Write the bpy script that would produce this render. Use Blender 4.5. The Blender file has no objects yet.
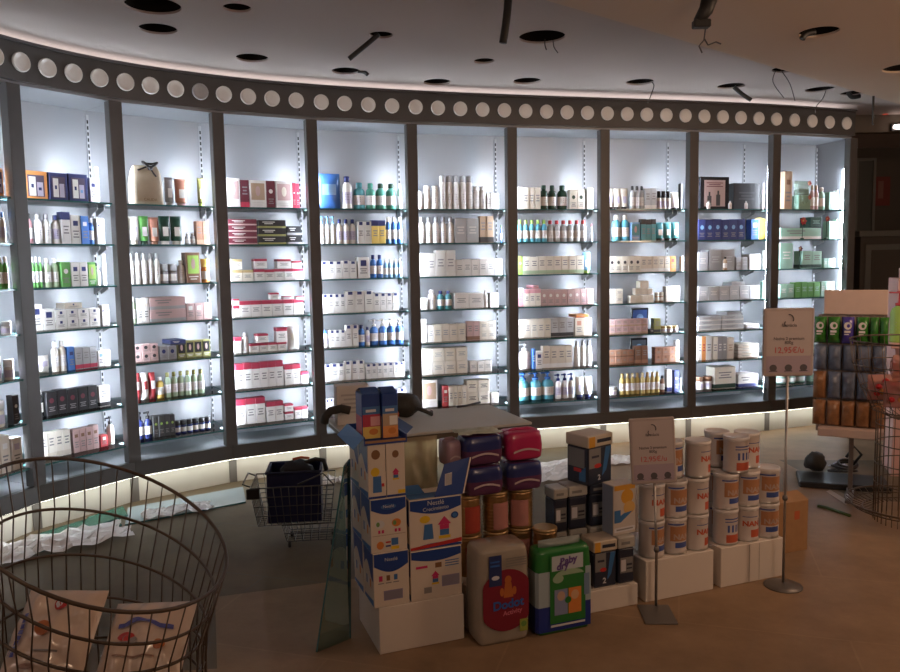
import bpy, bmesh, math, random
from mathutils import Vector, Matrix, noise
rnd = random.Random(7)
SC = bpy.context.scene
COL = SC.collection
sin, cos, PI = math.sin, math.cos, math.pi

# ------------------------------------------------------------------ camera model (900x672)
F, TILT, ROLL, HC = 780.0, 0.0933451, -0.0176202, 1.34
ct, st, cr, sr = cos(TILT), sin(TILT), cos(ROLL), sin(ROLL)
def ray(px, py):
    x, y = px - 450, py - 336
    x, y = cr*x + sr*y, -sr*x + cr*y
    X, u = x/F, -y/F
    return Vector((X, ct + u*st, -st + u*ct))
def at_z(px, py, z=0.0):
    r = ray(px, py); k = (z - HC)/r.z
    return Vector((r.x*k, r.y*k, z))
def at_y(px, py, Y):
    r = ray(px, py); k = Y/r.y
    return Vector((r.x*k, Y, HC + r.z*k))
def at_plane(px, py, P, n):           # vertical plane through P(x,y) with normal n(x,y)
    r = ray(px, py); k = (P[0]*n[0] + P[1]*n[1])/(r.x*n[0] + r.y*n[1])
    return Vector((r.x*k, r.y*k, HC + r.z*k))

# ------------------------------------------------------------------ materials
MATS = {}
def mat(name, col, rough=0.5, metal=0.0, emit=None, estr=0.0, alpha=None, spec=0.5, var=0.0, vscale=20.0, bump=0.0, coat=0.0):
    if name in MATS: return MATS[name]
    m = bpy.data.materials.new(name); m.use_nodes = True
    nt = m.node_tree; b = nt.nodes['Principled BSDF']
    b.inputs['Base Color'].default_value = (*col, 1)
    b.inputs['Roughness'].default_value = rough
    b.inputs['Metallic'].default_value = metal
    b.inputs['Specular IOR Level'].default_value = spec
    if coat: b.inputs['Coat Weight'].default_value = coat
    if emit:
        b.inputs['Emission Color'].default_value = (*emit, 1)
        b.inputs['Emission Strength'].default_value = estr
    if alpha is not None: b.inputs['Alpha'].default_value = alpha
    if var or bump:
        tc = nt.nodes.new('ShaderNodeTexCoord')
        nz = nt.nodes.new('ShaderNodeTexNoise'); nz.inputs['Scale'].default_value = vscale
        nz.inputs['Detail'].default_value = 5
        nt.links.new(tc.outputs['Object'], nz.inputs['Vector'])
        if var:
            r = nt.nodes.new('ShaderNodeValToRGB')
            r.color_ramp.elements[0].position = 0.3; r.color_ramp.elements[1].position = 0.7
            r.color_ramp.elements[0].color = (*[c*(1-var) for c in col], 1)
            r.color_ramp.elements[1].color = (*[min(1, c*(1+var)) for c in col], 1)
            nt.links.new(nz.outputs['Fac'], r.inputs['Fac']); nt.links.new(r.outputs['Color'], b.inputs['Base Color'])
        if bump:
            bp = nt.nodes.new('ShaderNodeBump'); bp.inputs['Strength'].default_value = bump; bp.inputs['Distance'].default_value = 0.01
            nt.links.new(nz.outputs['Fac'], bp.inputs['Height']); nt.links.new(bp.outputs['Normal'], b.inputs['Normal'])
    MATS[name] = m
    return m
def glassy(name, tint, gl=0.12, rough=0.03):
    if name in MATS: return MATS[name]
    m = bpy.data.materials.new(name); m.use_nodes = True
    nt = m.node_tree; nt.nodes.clear()
    o = nt.nodes.new('ShaderNodeOutputMaterial'); mx = nt.nodes.new('ShaderNodeMixShader')
    t = nt.nodes.new('ShaderNodeBsdfTransparent'); g = nt.nodes.new('ShaderNodeBsdfGlossy')
    fr = nt.nodes.new('ShaderNodeFresnel'); fr.inputs['IOR'].default_value = 1.45
    ad = nt.nodes.new('ShaderNodeMath'); ad.operation = 'ADD'; ad.inputs[1].default_value = gl*0.3; ad.use_clamp = True
    t.inputs['Color'].default_value = (*tint, 1); g.inputs['Roughness'].default_value = rough
    nt.links.new(fr.outputs[0], ad.inputs[0]); nt.links.new(ad.outputs[0], mx.inputs[0])
    nt.links.new(t.outputs[0], mx.inputs[1]); nt.links.new(g.outputs[0], mx.inputs[2]); nt.links.new(mx.outputs[0], o.inputs[0])
    MATS[name] = m
    return m
def film(name, tint, diff, fac):      # thin plastic: part see-through, part milky and shiny
    if name in MATS: return MATS[name]
    m = bpy.data.materials.new(name); m.use_nodes = True
    nt = m.node_tree; b = nt.nodes['Principled BSDF']; o = nt.nodes['Material Output']
    b.inputs['Base Color'].default_value = (*diff, 1); b.inputs['Roughness'].default_value = 0.18
    t = nt.nodes.new('ShaderNodeBsdfTransparent'); t.inputs['Color'].default_value = (*tint, 1)
    mx = nt.nodes.new('ShaderNodeMixShader'); mx.inputs[0].default_value = fac
    nt.links.new(t.outputs[0], mx.inputs[1]); nt.links.new(b.outputs[0], mx.inputs[2]); nt.links.new(mx.outputs[0], o.inputs[0])
    MATS[name] = m
    return m
PAL = dict(
 W=(.80,.78,.74), cream=(.80,.74,.62), beige=(.72,.63,.50), grey=(.36,.36,.37), silver=(.5,.52,.54), dark=(.05,.05,.055), black=(.015,.015,.018),
 navy=(.025,.04,.19), blue=(.03,.19,.62), sky=(.16,.42,.75), aqua=(.06,.45,.62), teal=(.05,.34,.38), green=(.10,.42,.06), lime=(.35,.62,.05), pale=(.42,.58,.34),
 dgreen=(.012,.06,.035), mint=(.30,.58,.45), red=(.6,.03,.04), sea=(.05,.36,.25), magenta=(.52,.008,.06), maroon=(.16,.015,.035), pink=(.75,.32,.36), salmon=(.66,.27,.17), rose=(.58,.36,.34),
 orange=(.85,.30,.02), yellow=(.82,.55,.04), amber=(.55,.40,.07), olive=(.30,.30,.06), brown=(.26,.12,.06), tan=(.50,.33,.20), copper=(.42,.19,.10), gold=(.6,.42,.14), purple=(.22,.10,.34), lav=(.55,.5,.66))
for _k,_c in list(PAL.items()):
    _l=.3*_c[0]+.55*_c[1]+.15*_c[2]; PAL[_k]=tuple(.80*x+.20*_l for x in _c)
def P(n): return mat('print_'+n, PAL[n], 0.42)
def PB(n): return mat('plastic_'+n, PAL[n], 0.25)

# ------------------------------------------------------------------ mesh builder
class MB:
    def __init__(s): s.v=[]; s.f=[]; s.m=[]; s.sm=[]; s.mats=[]; s.M=Matrix.Identity(4)
    def mi(s, m):
        if m not in s.mats: s.mats.append(m)
        return s.mats.index(m)
    def add(s, vs, fs, m, smooth=False):
        o=len(s.v); s.v += [s.M @ Vector(v) for v in vs]; k=s.mi(m)
        for f in fs: s.f.append([o+i for i in f]); s.m.append(k); s.sm.append(smooth)
    def convex(s, vs, fs, m, smooth=False):
        c=sum((Vector(v) for v in vs), Vector())/len(vs); out=[]
        for f in fs:
            a,b,d=(Vector(vs[f[0]]),Vector(vs[f[1]]),Vector(vs[f[2]])); n=(b-a).cross(d-a)
            mid=sum((Vector(vs[i]) for i in f),Vector())/len(f)
            out.append(list(f) if n.dot(mid-c)>0 else list(reversed(f)))
        s.add(vs,out,m,smooth)
    def box(s, x0,x1,y0,y1,z0,z1, m, b=0.0):
        if b<=0:
            vs=[(x,y,z) for x in (x0,x1) for y in (y0,y1) for z in (z0,z1)]
            s.convex(vs,[(0,1,3,2),(4,5,7,6),(0,1,5,4),(2,3,7,6),(0,2,6,4),(1,3,7,5)],m); return
        b=min(b,(x1-x0)*.45,(y1-y0)*.45,(z1-z0)*.45); vs=[]; idx={}
        X=(x0,x1);Y=(y0,y1);Z=(z0,z1); ins=lambda A,i: A[i]+(b if i==0 else -b)
        for i in (0,1):
            for j in (0,1):
                for k in (0,1):
                    idx[i,j,k,0]=len(vs); vs.append((X[i],ins(Y,j),ins(Z,k)))
                    idx[i,j,k,1]=len(vs); vs.append((ins(X,i),Y[j],ins(Z,k)))
                    idx[i,j,k,2]=len(vs); vs.append((ins(X,i),ins(Y,j),Z[k]))
        fs=[]
        for i in (0,1):
            fs.append([idx[i,a,c,0] for a,c in ((0,0),(1,0),(1,1),(0,1))])
            fs.append([idx[a,i,c,1] for a,c in ((0,0),(1,0),(1,1),(0,1))])
            fs.append([idx[a,c,i,2] for a,c in ((0,0),(1,0),(1,1),(0,1))])
            for j in (0,1):
                fs.append([idx[i,j,0,0],idx[i,j,1,0],idx[i,j,1,1],idx[i,j,0,1]])
                fs.append([idx[i,0,j,0],idx[i,1,j,0],idx[i,1,j,2],idx[i,0,j,2]])
                fs.append([idx[0,i,j,1],idx[1,i,j,1],idx[1,i,j,2],idx[0,i,j,2]])
                for k in (0,1): fs.append([idx[i,j,k,q] for q in (0,1,2)])
        s.convex(vs,fs,m)
    def lathe(s, prof, m, n=16, c=(0,0,0), sx=1.0, sy=1.0, ms=None, smooth=True, cap0=True, cap1=True):
        vs=[];fs=[];mm=[]
        for r,z in prof:
            for i in range(n):
                a=2*PI*i/n; vs.append((c[0]+r*sx*cos(a),c[1]+r*sy*sin(a),c[2]+z))
        o=len(s.v); s.v+=[s.M@Vector(v) for v in vs]
        for j in range(len(prof)-1):
            mm=s.mi(ms[j] if ms and ms[j] else m)
            for i in range(n):
                k=(i+1)%n; s.f.append([o+j*n+i,o+j*n+k,o+(j+1)*n+k,o+(j+1)*n+i]); s.m.append(mm); s.sm.append(smooth)
        if cap0: s.f.append([o+i for i in range(n)][::-1]); s.m.append(s.mi(ms[0] if ms and ms[0] else m)); s.sm.append(False)
        if cap1: s.f.append([o+(len(prof)-1)*n+i for i in range(n)]); s.m.append(s.mi(ms[-1] if ms and ms[-1] else m)); s.sm.append(False)
    def tube(s, pts, r, m, n=6, closed=False, taper=None):
        pts=[Vector(p) for p in pts]; N=len(pts); vs=[];fs=[]; up=None
        for i,p in enumerate(pts):
            if closed: t=pts[(i+1)%N]-pts[i-1]
            else: t=pts[min(i+1,N-1)]-pts[max(i-1,0)]
            if t.length<1e-9: t=Vector((0,0,1))
            t.normalize()
            if up is None:
                up=Vector((0,0,1)) if abs(t.z)<.9 else Vector((1,0,0))
            a=t.cross(up); a.normalize(); b=a.cross(t); up=b
            rr=r if not taper else taper[i]
            for k in range(n):
                w=2*PI*k/n; vs.append(p+a*(rr*cos(w))+b*(rr*sin(w)))
        for i in range(N if closed else N-1):
            j=(i+1)%N
            for k in range(n):
                l=(k+1)%n; fs.append((i*n+k,i*n+l,j*n+l,j*n+k))
        if not closed: fs+= [tuple(range(n))[::-1], tuple((N-1)*n+k for k in range(n))]
        s.add(vs,fs,m,True)
    def ring(s, c, R, r, m, seg=48, axis=(0,0,1), n=6):
        ax=Vector(axis).normalized(); a=ax.orthogonal().normalized(); b=ax.cross(a)
        s.tube([Vector(c)+a*(R*cos(2*PI*i/seg))+b*(R*sin(2*PI*i/seg)) for i in range(seg)],r,m,n,True)
    def poly(s, pts, m): s.add(pts,[tuple(range(len(pts)))],m)
    def fr(s, x0,x1,z0,z1,y,m):         # print on a front face (normal -y)
        s.add([(x0,y,z0),(x1,y,z0),(x1,y,z1),(x0,y,z1)],[(0,1,2,3)],m)
    def disc(s, cx,cz,rx,rz,y,m,n=24,a0=0,a1=2*PI):   # printed ellipse / sector on a front face
        k=n if abs(a1-a0-2*PI)<1e-6 else n+1
        s.add([(cx+rx*cos(a0+(a1-a0)*i/n),y,cz+rz*sin(a0+(a1-a0)*i/n)) for i in range(k)],[tuple(range(k))],m)
    def pillow(s, w,h,d,m, nx=12,nz=12, c=(0,0,0), crimp=0.0, wr=0.0, seed=0, fm=None, p=0.5):   # stuffed bag standing on its edge, thickness along y
        vs=[];fs=[]
        for side in (-1,1):
            for j in range(nz+1):
                for i in range(nx+1):
                    u=i/nx*2-1; v=j/nz*2-1
                    t=(max(0,1-u*u)*max(0,1-v*v))**p
                    q=noise.noise(Vector((u*3+seed*7.1,v*3,side*2.0+seed)))*wr*(t**.5)
                    vs.append((c[0]+u*w/2*(1-.06*v*v*(1-abs(u))), c[1]+side*(d/2*t+q), c[2]+h/2+v*h/2*(1-.04*(1-u*u)*0)))
        A=(nx+1)*(nz+1)
        for side in (0,1):
            for j in range(nz):
                for i in range(nx):
                    a=side*A+j*(nx+1)+i; q=(a,a+1,a+nx+2,a+nx+1); fs.append(q if side==0 else q[::-1])
        o=len(s.v); s.add(vs,fs,m,True)
        if fm:
            for q in range(len(fs)):
                jj=(q%(nx*nz)); k=fm((jj%nx+.5)/nx*2-1,(jj//nx+.5)/nz*2-1,q<nx*nz)
                if k: s.m[len(s.m)-len(fs)+q]=s.mi(k)
    def build(s, name, parent=None, loc=None, rz=0.0):
        return link(name, s.mesh(name), parent, loc, rz)
    def mesh(s, name):
        me=bpy.data.meshes.new(name); me.from_pydata([tuple(v) for v in s.v],[],s.f)
        for m in s.mats: me.materials.append(m)
        me.polygons.foreach_set('material_index', s.m); me.polygons.foreach_set('use_smooth', s.sm); me.update()
        return me
def link(name, me, parent=None, loc=None, rz=0.0):
    o=bpy.data.objects.new(name, me); COL.objects.link(o)
    if parent: o.parent=parent
    if loc is not None: o.location=loc
    o.rotation_euler.z=rz
    return o
def tag(o, label, cat, group=None, kind=None):
    o['label']=label; o['category']=cat
    if group: o['group']=group
    if kind: o['kind']=kind
    return o
def empty(name, label, cat, loc=(0,0,0), rz=0.0, group=None):
    o=bpy.data.objects.new(name, None); COL.objects.link(o); o.location=loc; o.rotation_euler.z=rz; o.empty_display_size=.05
    return tag(o,label,cat,group)
def structure(o): o['kind']='structure'; return o
def text_mesh(body, size, m, bold=0.0, align='CENTER', depth=0.0):
    cu=bpy.data.curves.new('t','FONT'); cu.body=body; cu.size=size; cu.align_x=align; cu.offset=bold; cu.extrude=depth
    to=bpy.data.objects.new('t',cu); COL.objects.link(to)
    dg=bpy.context.evaluated_depsgraph_get(); me=bpy.data.meshes.new_from_object(to.evaluated_get(dg))
    bpy.data.objects.remove(to); bpy.data.curves.remove(cu)
    me.materials.clear(); me.materials.append(m)
    return me
def lettering(body, size, m, parent, x, y, z, bold=0.0, tilt=0.0, bend=None, fit=None, slope=0.0, rake=0.0):
    """flat lettering on a front face (x right, z up, facing -y); bend = radius of a can it wraps; rake leans it back with its face"""
    me=text_mesh(body,size,m,bold)
    xs=[v.co.x for v in me.vertices]; w=max(xs)-min(xs); k=1.0 if not fit else fit/w
    for v in me.vertices:
        a,b=v.co.x*k,v.co.y*k; a,b=a*cos(tilt)-b*sin(tilt),a*sin(tilt)+b*cos(tilt)
        if bend: v.co=(bend*sin(a/bend), y+bend-bend*cos(a/bend), z+b)
        else: v.co=(x+a, y+b*rake, z+b+slope*a)
    me.name='lettering'
    return link('lettering',me,parent)

# ------------------------------------------------------------------ shelving geometry
POSTS=[(-2.285,3.375),(-2.1198,3.8962),(-1.8107,4.3478),(-1.3593,4.7175),(-0.8506,4.988),(-0.2331,5.2117),(0.4365,5.3984),(1.0993,5.5586),(1.7716,5.718),(2.4441,5.9083),(3.1459,6.167)]
POSTS=[Vector(p) for p in POSTS]
ZT, ZB = 2.2627, 0.1627
SHZ=[1.6997,1.4746,1.2495,1.0262,0.8006,0.5751,0.3476]
NB=len(POSTS)-1
TAN=[(POSTS[i+1]-POSTS[i]).normalized() for i in range(NB)]
NRM=[Vector((-t.y,t.x)) for t in TAN]
PN=[]
for i in range(NB+1):
    n=(NRM[max(i-1,0)]+NRM[min(i,NB-1)]); PN.append(n.normalized())
HEAD=[math.atan2(t.y,t.x) for t in TAN]
PHEAD=[math.atan2(-n.x,n.y) for n in PN]
DEPTH=0.35
def off(i,d): return POSTS[i]+PN[i]*d
def crv(off_d, sub=6):                      # smooth curve through the posts, moved outwards by off_d
    pts=[off(i,off_d) for i in range(NB+1)]
    ext=[pts[0]*2-pts[1]]+pts+[pts[-1]*2-pts[-2]]
    out=[]
    for i in range(1,len(ext)-2):
        p0,p1,p2,p3=ext[i-1:i+3]
        for k in range(sub):
            t=k/sub
            out.append(.5*((2*p1)+(p2-p0)*t+(2*p0-5*p1+4*p2-p3)*t*t+(3*p1-p0-3*p2+p3)*t**3))
    out.append(pts[-1]); return out
def sweep(mb, d0,d1,z0,z1,m, sub=6, ends=True):     # a curved rail between offsets d0 (front) and d1 (back)
    A=crv(d0,sub);B=crv(d1,sub); n=len(A); vs=[]
    for a,b in zip(A,B): vs+=[(a.x,a.y,z0),(b.x,b.y,z0),(b.x,b.y,z1),(a.x,a.y,z1)]
    fs=[]
    for i in range(n-1):
        o=i*4;q=o+4
        fs+=[(o,q,q+3,o+3),(o+3,q+3,q+2,o+2),(o+2,q+2,q+1,o+1),(o+1,q+1,q,o)]
    if ends: fs+=[(0,3,2,1),((n-1)*4,(n-1)*4+1,(n-1)*4+2,(n-1)*4+3)]
    mb.add(vs,fs,m)
def slab(mb, pts, z0, z1, m, em=None):              # horizontal slab; pts counter-clockwise; em = edge material
    n=len(pts); vs=[(p[0],p[1],z0) for p in pts]+[(p[0],p[1],z1) for p in pts]
    mb.add(vs,[tuple(range(n))[::-1],tuple(range(n,2*n))],m)
    mb.add(vs,[(i,(i+1)%n,n+(i+1)%n,n+i) for i in range(n)],em or m)

M_frame=mat('dark_bronze_lacquer',(.075,.068,.064),.45,var=.06,vscale=8)
M_back=mat('white_back_panel',(.27,.282,.30),.38,var=.02,vscale=3,spec=1.0)
M_base=mat('grey_base_board',(.20,.205,.215),.4)
M_plinth=mat('white_plinth_paint',(.62,.61,.56),.6,var=.03,vscale=6)
M_strip=mat('slotted_steel',(.40,.41,.43),.5)
M_slot=mat('slot_hole',(.02,.02,.02),.8)
M_glass=glassy('shelf_glass',(.93,.97,.955),.15)
M_gedge=mat('glass_edge',(.05,.15,.15),.1,spec=.8)
M_steel=mat('bracket_steel',(.5,.5,.5),.3,.9)
M_tube=mat('fluorescent_tube',(.9,.9,.9),.4,emit=(.80,.88,1.0),estr=85.0)
M_cove=mat('cove_light_strip',(.9,.9,.9),.4,emit=(.98,.93,.95),estr=5.0)
M_under=mat('under_base_light_strip',(.9,.9,.9),.4,emit=(1.0,.97,.84),estr=11.0)
M_disc=mat('frosted_disc',(.72,.68,.64),.35,emit=(1.0,.93,.86),estr=0.05)
M_discoff=mat('frosted_disc_unlit',(.45,.43,.42),.35)

FULL=['cut-off end bay','first full bay','second full bay','third full bay','fourth full bay','fifth full bay','sixth full bay','seventh full bay','eighth full bay','last bay']
BAYLAB=['slim end bay cut off by the photo edge, white cartons and pots','grey shelving bay with orange and blue gift boxes on top','grey shelving bay with a cream gift bag on its top shelf',
 'grey shelving bay full of white cartons with magenta tops','grey shelving bay full of white and bright blue bottles','grey shelving bay of plain white cartons behind the white counter',
 'grey shelving bay with clear blue pump bottles on the bottom shelf','grey shelving bay with amber bottles on the bottom shelf','grey shelving bay with navy boxes and a black framed picture','grey end bay full of mint green cartons beside the dark room']
BACK=[off(i,DEPTH) for i in range(NB+1)]
for b in range(NB):
    root=empty('shelving_bay',BAYLAB[b],'shelving',(POSTS[b].x,POSTS[b].y,0),0,'lit shelving bays along the curved wall')
    inv=Matrix.Translation((-POSTS[b].x,-POSTS[b].y,0))
    def mk():
        m=MB(); m.M=inv; return m
    a0,a1=BACK[b],BACK[b+1]; n2=PN[b]*.02; n3=PN[b+1]*.02
    m=mk(); gb_=TAN[b]*.0006; slab(m,[a0+gb_,a1-gb_,a1+n3-gb_,a0+n2+gb_],ZB,ZT-.001,M_back); m.build('back_panel',root)
    g=TAN[b]*.0008
    m=mk(); slab(m,[POSTS[b]+g,POSTS[b+1]-g,off(b+1,DEPTH-.002)-g,off(b,DEPTH-.002)+g],ZB+.068,ZB+.083,M_base); m.build('base_board',root)
    m=mk(); slab(m,[off(b,.0)+g,off(b+1,.0)-g,off(b+1,DEPTH-.001)-g,off(b,DEPTH-.001)+g],ZT-.016,ZT-.0015,M_back); m.build('top_panel',root)
    m=mk(); slab(m,[off(b,-.02)+g,off(b+1,-.02)-g,off(b+1,.012)-g,off(b,.012)+g],ZB,ZB+.085,M_frame); m.build('front_rail',root)
    m=mk(); slab(m,[off(b,.055)+g,off(b+1,.055)-g,off(b+1,.075)-g,off(b,.075)+g],0,ZB+.066,M_plinth); 
    q=off(b,.0495); q2=q+TAN[b]*.045; r2=PN[b]*.004
    slab(m,[q+TAN[b]*.001,q2,q2+r2,q+TAN[b]*.001+r2],0,ZB,mat('plinth_joint',(.16,.15,.14),.6)); m.build('plinth',root)
    m=mk(); slab(m,[off(b,-.012)+g,off(b+1,-.012)-g,off(b+1,.010)-g,off(b,.010)+g],ZB-.003,ZB-.0005,M_under); m.build('under_light',root)
    # post at the bay's near end, its tube and the slotted standard behind it
    def post(i, nm='post'):
        m=mk(); p=POSTS[i]; m.M=inv@Matrix.Translation((p.x,p.y,0))@Matrix.Rotation(PHEAD[i],4,'Z')
        m.box(-.036,.036,-.026,.034,ZB+.0851,ZT-.0165,M_frame,.003); po=m.build(nm,root)
        m=mk(); m.M=inv@Matrix.Translation((p.x,p.y,0))@Matrix.Rotation(PHEAD[i],4,'Z')
        m.lathe([(.012,.30),(.012,2.02)],M_tube,10,(0,.056,0))
        for z in (.27,2.02): m.lathe([(.0135,z),(.0135,z+.0298)],M_steel,10,(0,.056,0))
        for z in (.33,1.9): m.box(-.01,.01,.0342,.048,z,z+.03,M_steel)
        m.build('light_tube',root)
        m=mk(); p=off(i,DEPTH-.008); m.M=inv@Matrix.Translation((p.x,p.y,0))@Matrix.Rotation(PHEAD[i],4,'Z')
        m.box(-.008,.008,-.003,.006,ZB+.10,ZT-.04,M_strip)
        for k in range(56): m.fr(-.0045,.0045,ZB+.14+k*.034,ZB+.160+k*.034,-.0035,M_slot)
        m.build('slotted_standard',root)
    post(b)
    if b==NB-1:
        post(b+1)
        e0=off(b+1,.034); e1=off(b+1,DEPTH+.02); t=TAN[b]
        m=mk(); slab(m,[e0+t*.012,e0+t*.034,e1+t*.034,e1+t*.012],0,ZT,M_back); m.build('end_panel',root)
    for k,z in enumerate(SHZ):
        m=mk(); gg=TAN[b]*.002
        pts=[off(b,.0)+gg,off(b+1,.0)-gg,off(b+1,DEPTH-.02)-gg,off(b,DEPTH-.02)+gg]
        if k>=0:
            pts=[off(b,.092)+TAN[b]*.002,off(b,.092)+TAN[b]*.04, off(b,.0)+TAN[b]*.04, off(b+1,.0)-TAN[b]*.04,off(b+1,.092)-TAN[b]*.04,off(b+1,.092)-gg,off(b+1,DEPTH-.02)-gg,off(b,DEPTH-.02)+gg]
        slab(m,pts,z-.009,z,M_glass,M_gedge); gs=m.build('glass_shelf',root)
        for (bp,tt,nn) in ((BACK[b],TAN[b],PN[b]),(BACK[b+1],-TAN[b],PN[b+1])):
            m=mk(); c0=bp+tt*.02-nn*.014; c1=bp+tt*.02-nn*.12; w=tt*.003
            vs=[(c0.x,c0.y,z-.0095),(c1.x,c1.y,z-.0095),(c1.x,c1.y,z-.022),(c0.x,c0.y,z-.055)]
            m.convex([(x-w.x,y-w.y,zz) for x,y,zz in vs]+[(x+w.x,y+w.y,zz) for x,y,zz in vs],[(0,1,2,3),(4,5,6,7),(0,1,5,4),(1,2,6,5),(2,3,7,6),(3,0,4,7)],M_steel)
            m.build('bracket',gs)

# fascia with round frosted discs, cove strip above it
fas=empty('fascia','dark curved fascia with a row of round pale discs above the shelving','fascia',(0,5,ZT))
inv=Matrix.Translation((0,-5,-ZT))
m=MB(); m.M=inv; sweep(m,-.03,.03,ZT,2.445,M_frame,8); m.build('fascia_board',fas)
m=MB(); m.M=inv; sweep(m,-.045,.03,2.4455,2.458,mat('fascia_rail',(.14,.13,.13),.3,.4),8); m.build('top_rail',fas)
m=MB(); m.M=inv; sweep(m,.09,.13,2.40,2.425,M_cove,8); m.build('cove_light',fas)
C=crv(-.031,24); L=[0.0]
for i in range(1,len(C)): L.append(L[-1]+(C[i]-C[i-1]).length)
def proj(X,Y,Z):
    Z-=HC; d=Y*ct-Z*st; u=Y*st+Z*ct; x=X*F/d; y=-u*F/d
    return 450+cr*x-sr*y, 336+sr*x+cr*y
s0=L[min(range(len(C)),key=lambda i:abs(proj(C[i].x,C[i].y,2.353)[0]-20))]
dm=MB(); RD=.047
def disc_bm(mm):
    d=MB(); d.M=Matrix.Rotation(PI/2,4,'X')
    d.lathe([(RD,0),(RD,.008),(RD*.93,.012),(RD*.86,.010),(RD*.8,.006),(RD*.4,.004),(0.001,.0035)],mm,28,cap0=True,cap1=False); return d
dme=disc_bm(M_disc).mesh('disc'); dof=disc_bm(M_discoff).mesh('disc_unlit')
DK=[(-4,-.95),(0,.08),(4,1.105),(8,2.07),(12,3.105),(16,4.04),(20,4.92),(24,5.80),(29,6.883),(34,7.97),(38,8.875)]
def bay_at(k):
    for (a,x),(b_,y) in zip(DK[:-1],DK[1:]):
        if k<=b_: return x+(y-x)*(k-a)/(b_-a)
for k in range(-4,39):                      # evenly spaced along the fascia
    q=24*(1+bay_at(k))
    if q<.5: continue
    i=int(q); t=q-i; p=C[i].lerp(C[i+1],t); h=C[i+1]-C[i]
    o=link('disc',dof if k==7 else dme,fas,(p.x,p.y-5,2.353-ZT),math.atan2(h.y,h.x))
    if k==7: o['label']='unlit grey disc'

# ------------------------------------------------------------------ room
M_wall=mat('wall_paint',(.45,.42,.40),.7,var=.03,vscale=2)
m=MB(); sweep(m,.42,.50,0,2.5,M_wall,4); structure(m.build('wall_back'))
def floor_mat(name, col, seam):
    m=bpy.data.materials.new(name); m.use_nodes=True; nt=m.node_tree; b=nt.nodes['Principled BSDF']
    tc=nt.nodes.new('ShaderNodeTexCoord'); mp=nt.nodes.new('ShaderNodeMapping'); mp.inputs['Rotation'].default_value=(0,0,.29)
    br=nt.nodes.new('ShaderNodeTexBrick'); br.offset=.5; br.inputs['Scale'].default_value=1.0
    br.inputs['Brick Width'].default_value=1.15; br.inputs['Row Height'].default_value=.58; br.inputs['Mortar Size'].default_value=.004
    br.inputs['Color1'].default_value=(*col,1); br.inputs['Color2'].default_value=(*[c*.95 for c in col],1); br.inputs['Mortar'].default_value=(*seam,1)
    nz=nt.nodes.new('ShaderNodeTexNoise'); nz.inputs['Scale'].default_value=3.5; nz.inputs['Detail'].default_value=8; nz.inputs['Roughness'].default_value=.65
    rp=nt.nodes.new('ShaderNodeValToRGB'); rp.color_ramp.elements[0].position=.3; rp.color_ramp.elements[1].position=.75
    rp.color_ramp.elements[0].color=(.68,.66,.62,1); rp.color_ramp.elements[1].color=(1.15,1.12,1.08,1)
    mx=nt.nodes.new('ShaderNodeMix'); mx.data_type='RGBA'; mx.blend_type='MULTIPLY'; mx.inputs['Factor'].default_value=1
    nt.links.new(tc.outputs['Object'],mp.inputs['Vector']); nt.links.new(mp.outputs[0],br.inputs['Vector']); nt.links.new(tc.outputs['Object'],nz.inputs['Vector'])
    nt.links.new(nz.outputs['Fac'],rp.inputs['Fac']); nt.links.new(br.outputs['Color'],mx.inputs['A']); nt.links.new(rp.outputs['Color'],mx.inputs['B'])
    nt.links.new(mx.outputs['Result'],b.inputs['Base Color']); b.inputs['Roughness'].default_value=.55; b.inputs['Specular IOR Level'].default_value=.3
    return m
M_floor=floor_mat('brown_floor_tile',(.30,.205,.13),(.325,.225,.145))
M_floor2=floor_mat('darker_floor',(.14,.108,.068),(.12,.11,.085))  # darker tone for two floor zones over the brown tile
m=MB(); m.poly([(-4,-3.2,0),(7,-3.2,0),(7,9.5,0),(-4,9.5,0)],M_floor)
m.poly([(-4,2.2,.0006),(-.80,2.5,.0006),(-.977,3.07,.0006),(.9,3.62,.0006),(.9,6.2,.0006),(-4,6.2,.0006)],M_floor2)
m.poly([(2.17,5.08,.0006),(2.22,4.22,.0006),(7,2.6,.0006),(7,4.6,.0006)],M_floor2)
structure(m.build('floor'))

ZC, ZS = 2.5, 2.35
M_ceil=mat('ceiling_plaster',(.52,.44,.40),.8,var=.02,vscale=2)
M_soff=mat('soffit_plaster',(.62,.49,.38),.8,var=.02,vscale=2)
M_can=mat('dark_recess',(.014,.012,.011),.9,spec=.1)
M_cable=mat('black_cable',(.02,.019,.018),.5)
M_wire=mat('grey_wire',(.09,.08,.075),.5)
e0,e1=at_z(545,0,ZS),at_z(880,98.5,ZS); ed=(e1-e0).normalized()
SA=e0-ed*5; SB=e1+ed*4
#            x   y   diameter  on soffit
HOLES=[(153,6,.24,0),(158,29,.18,0),(237,8,.125,0),(252,58,.18,0),(381,35,.12,0),(346,71,.17,0),(437,82,.175,0),(542,37,.24,0),(484,61,.12,0),(527,81,.177,0),(640,82,.18,0),(731,86,.18,0),(788,69,.19,0),(820,89.5,.19,0),(855,93,.19,0),(819,32,.17,1),(905,68,.22,1),(509,-14,.18,0),(700,-12,.24,1)]
def slab_holes(name, pts, z0, z1, m, holes):
    mb=MB(); slab(mb,pts,z0,z1,m); o=mb.build(name)
    cu=MB()
    for c,r in holes: cu.lathe([(r,z0-.05),(r,z1+.05)],M_can,40,(c.x,c.y,0),smooth=False)
    cut=cu.build('cutter')
    md=o.modifiers.new('b','BOOLEAN'); md.operation='DIFFERENCE'; md.object=cut; md.solver='EXACT'
    dg=bpy.context.evaluated_depsgraph_get(); me=bpy.data.meshes.new_from_object(o.evaluated_get(dg))
    o.modifiers.clear(); o.data=me
    bpy.data.objects.remove(cut)
    return structure(o)
hm=[];hs=[]
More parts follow.
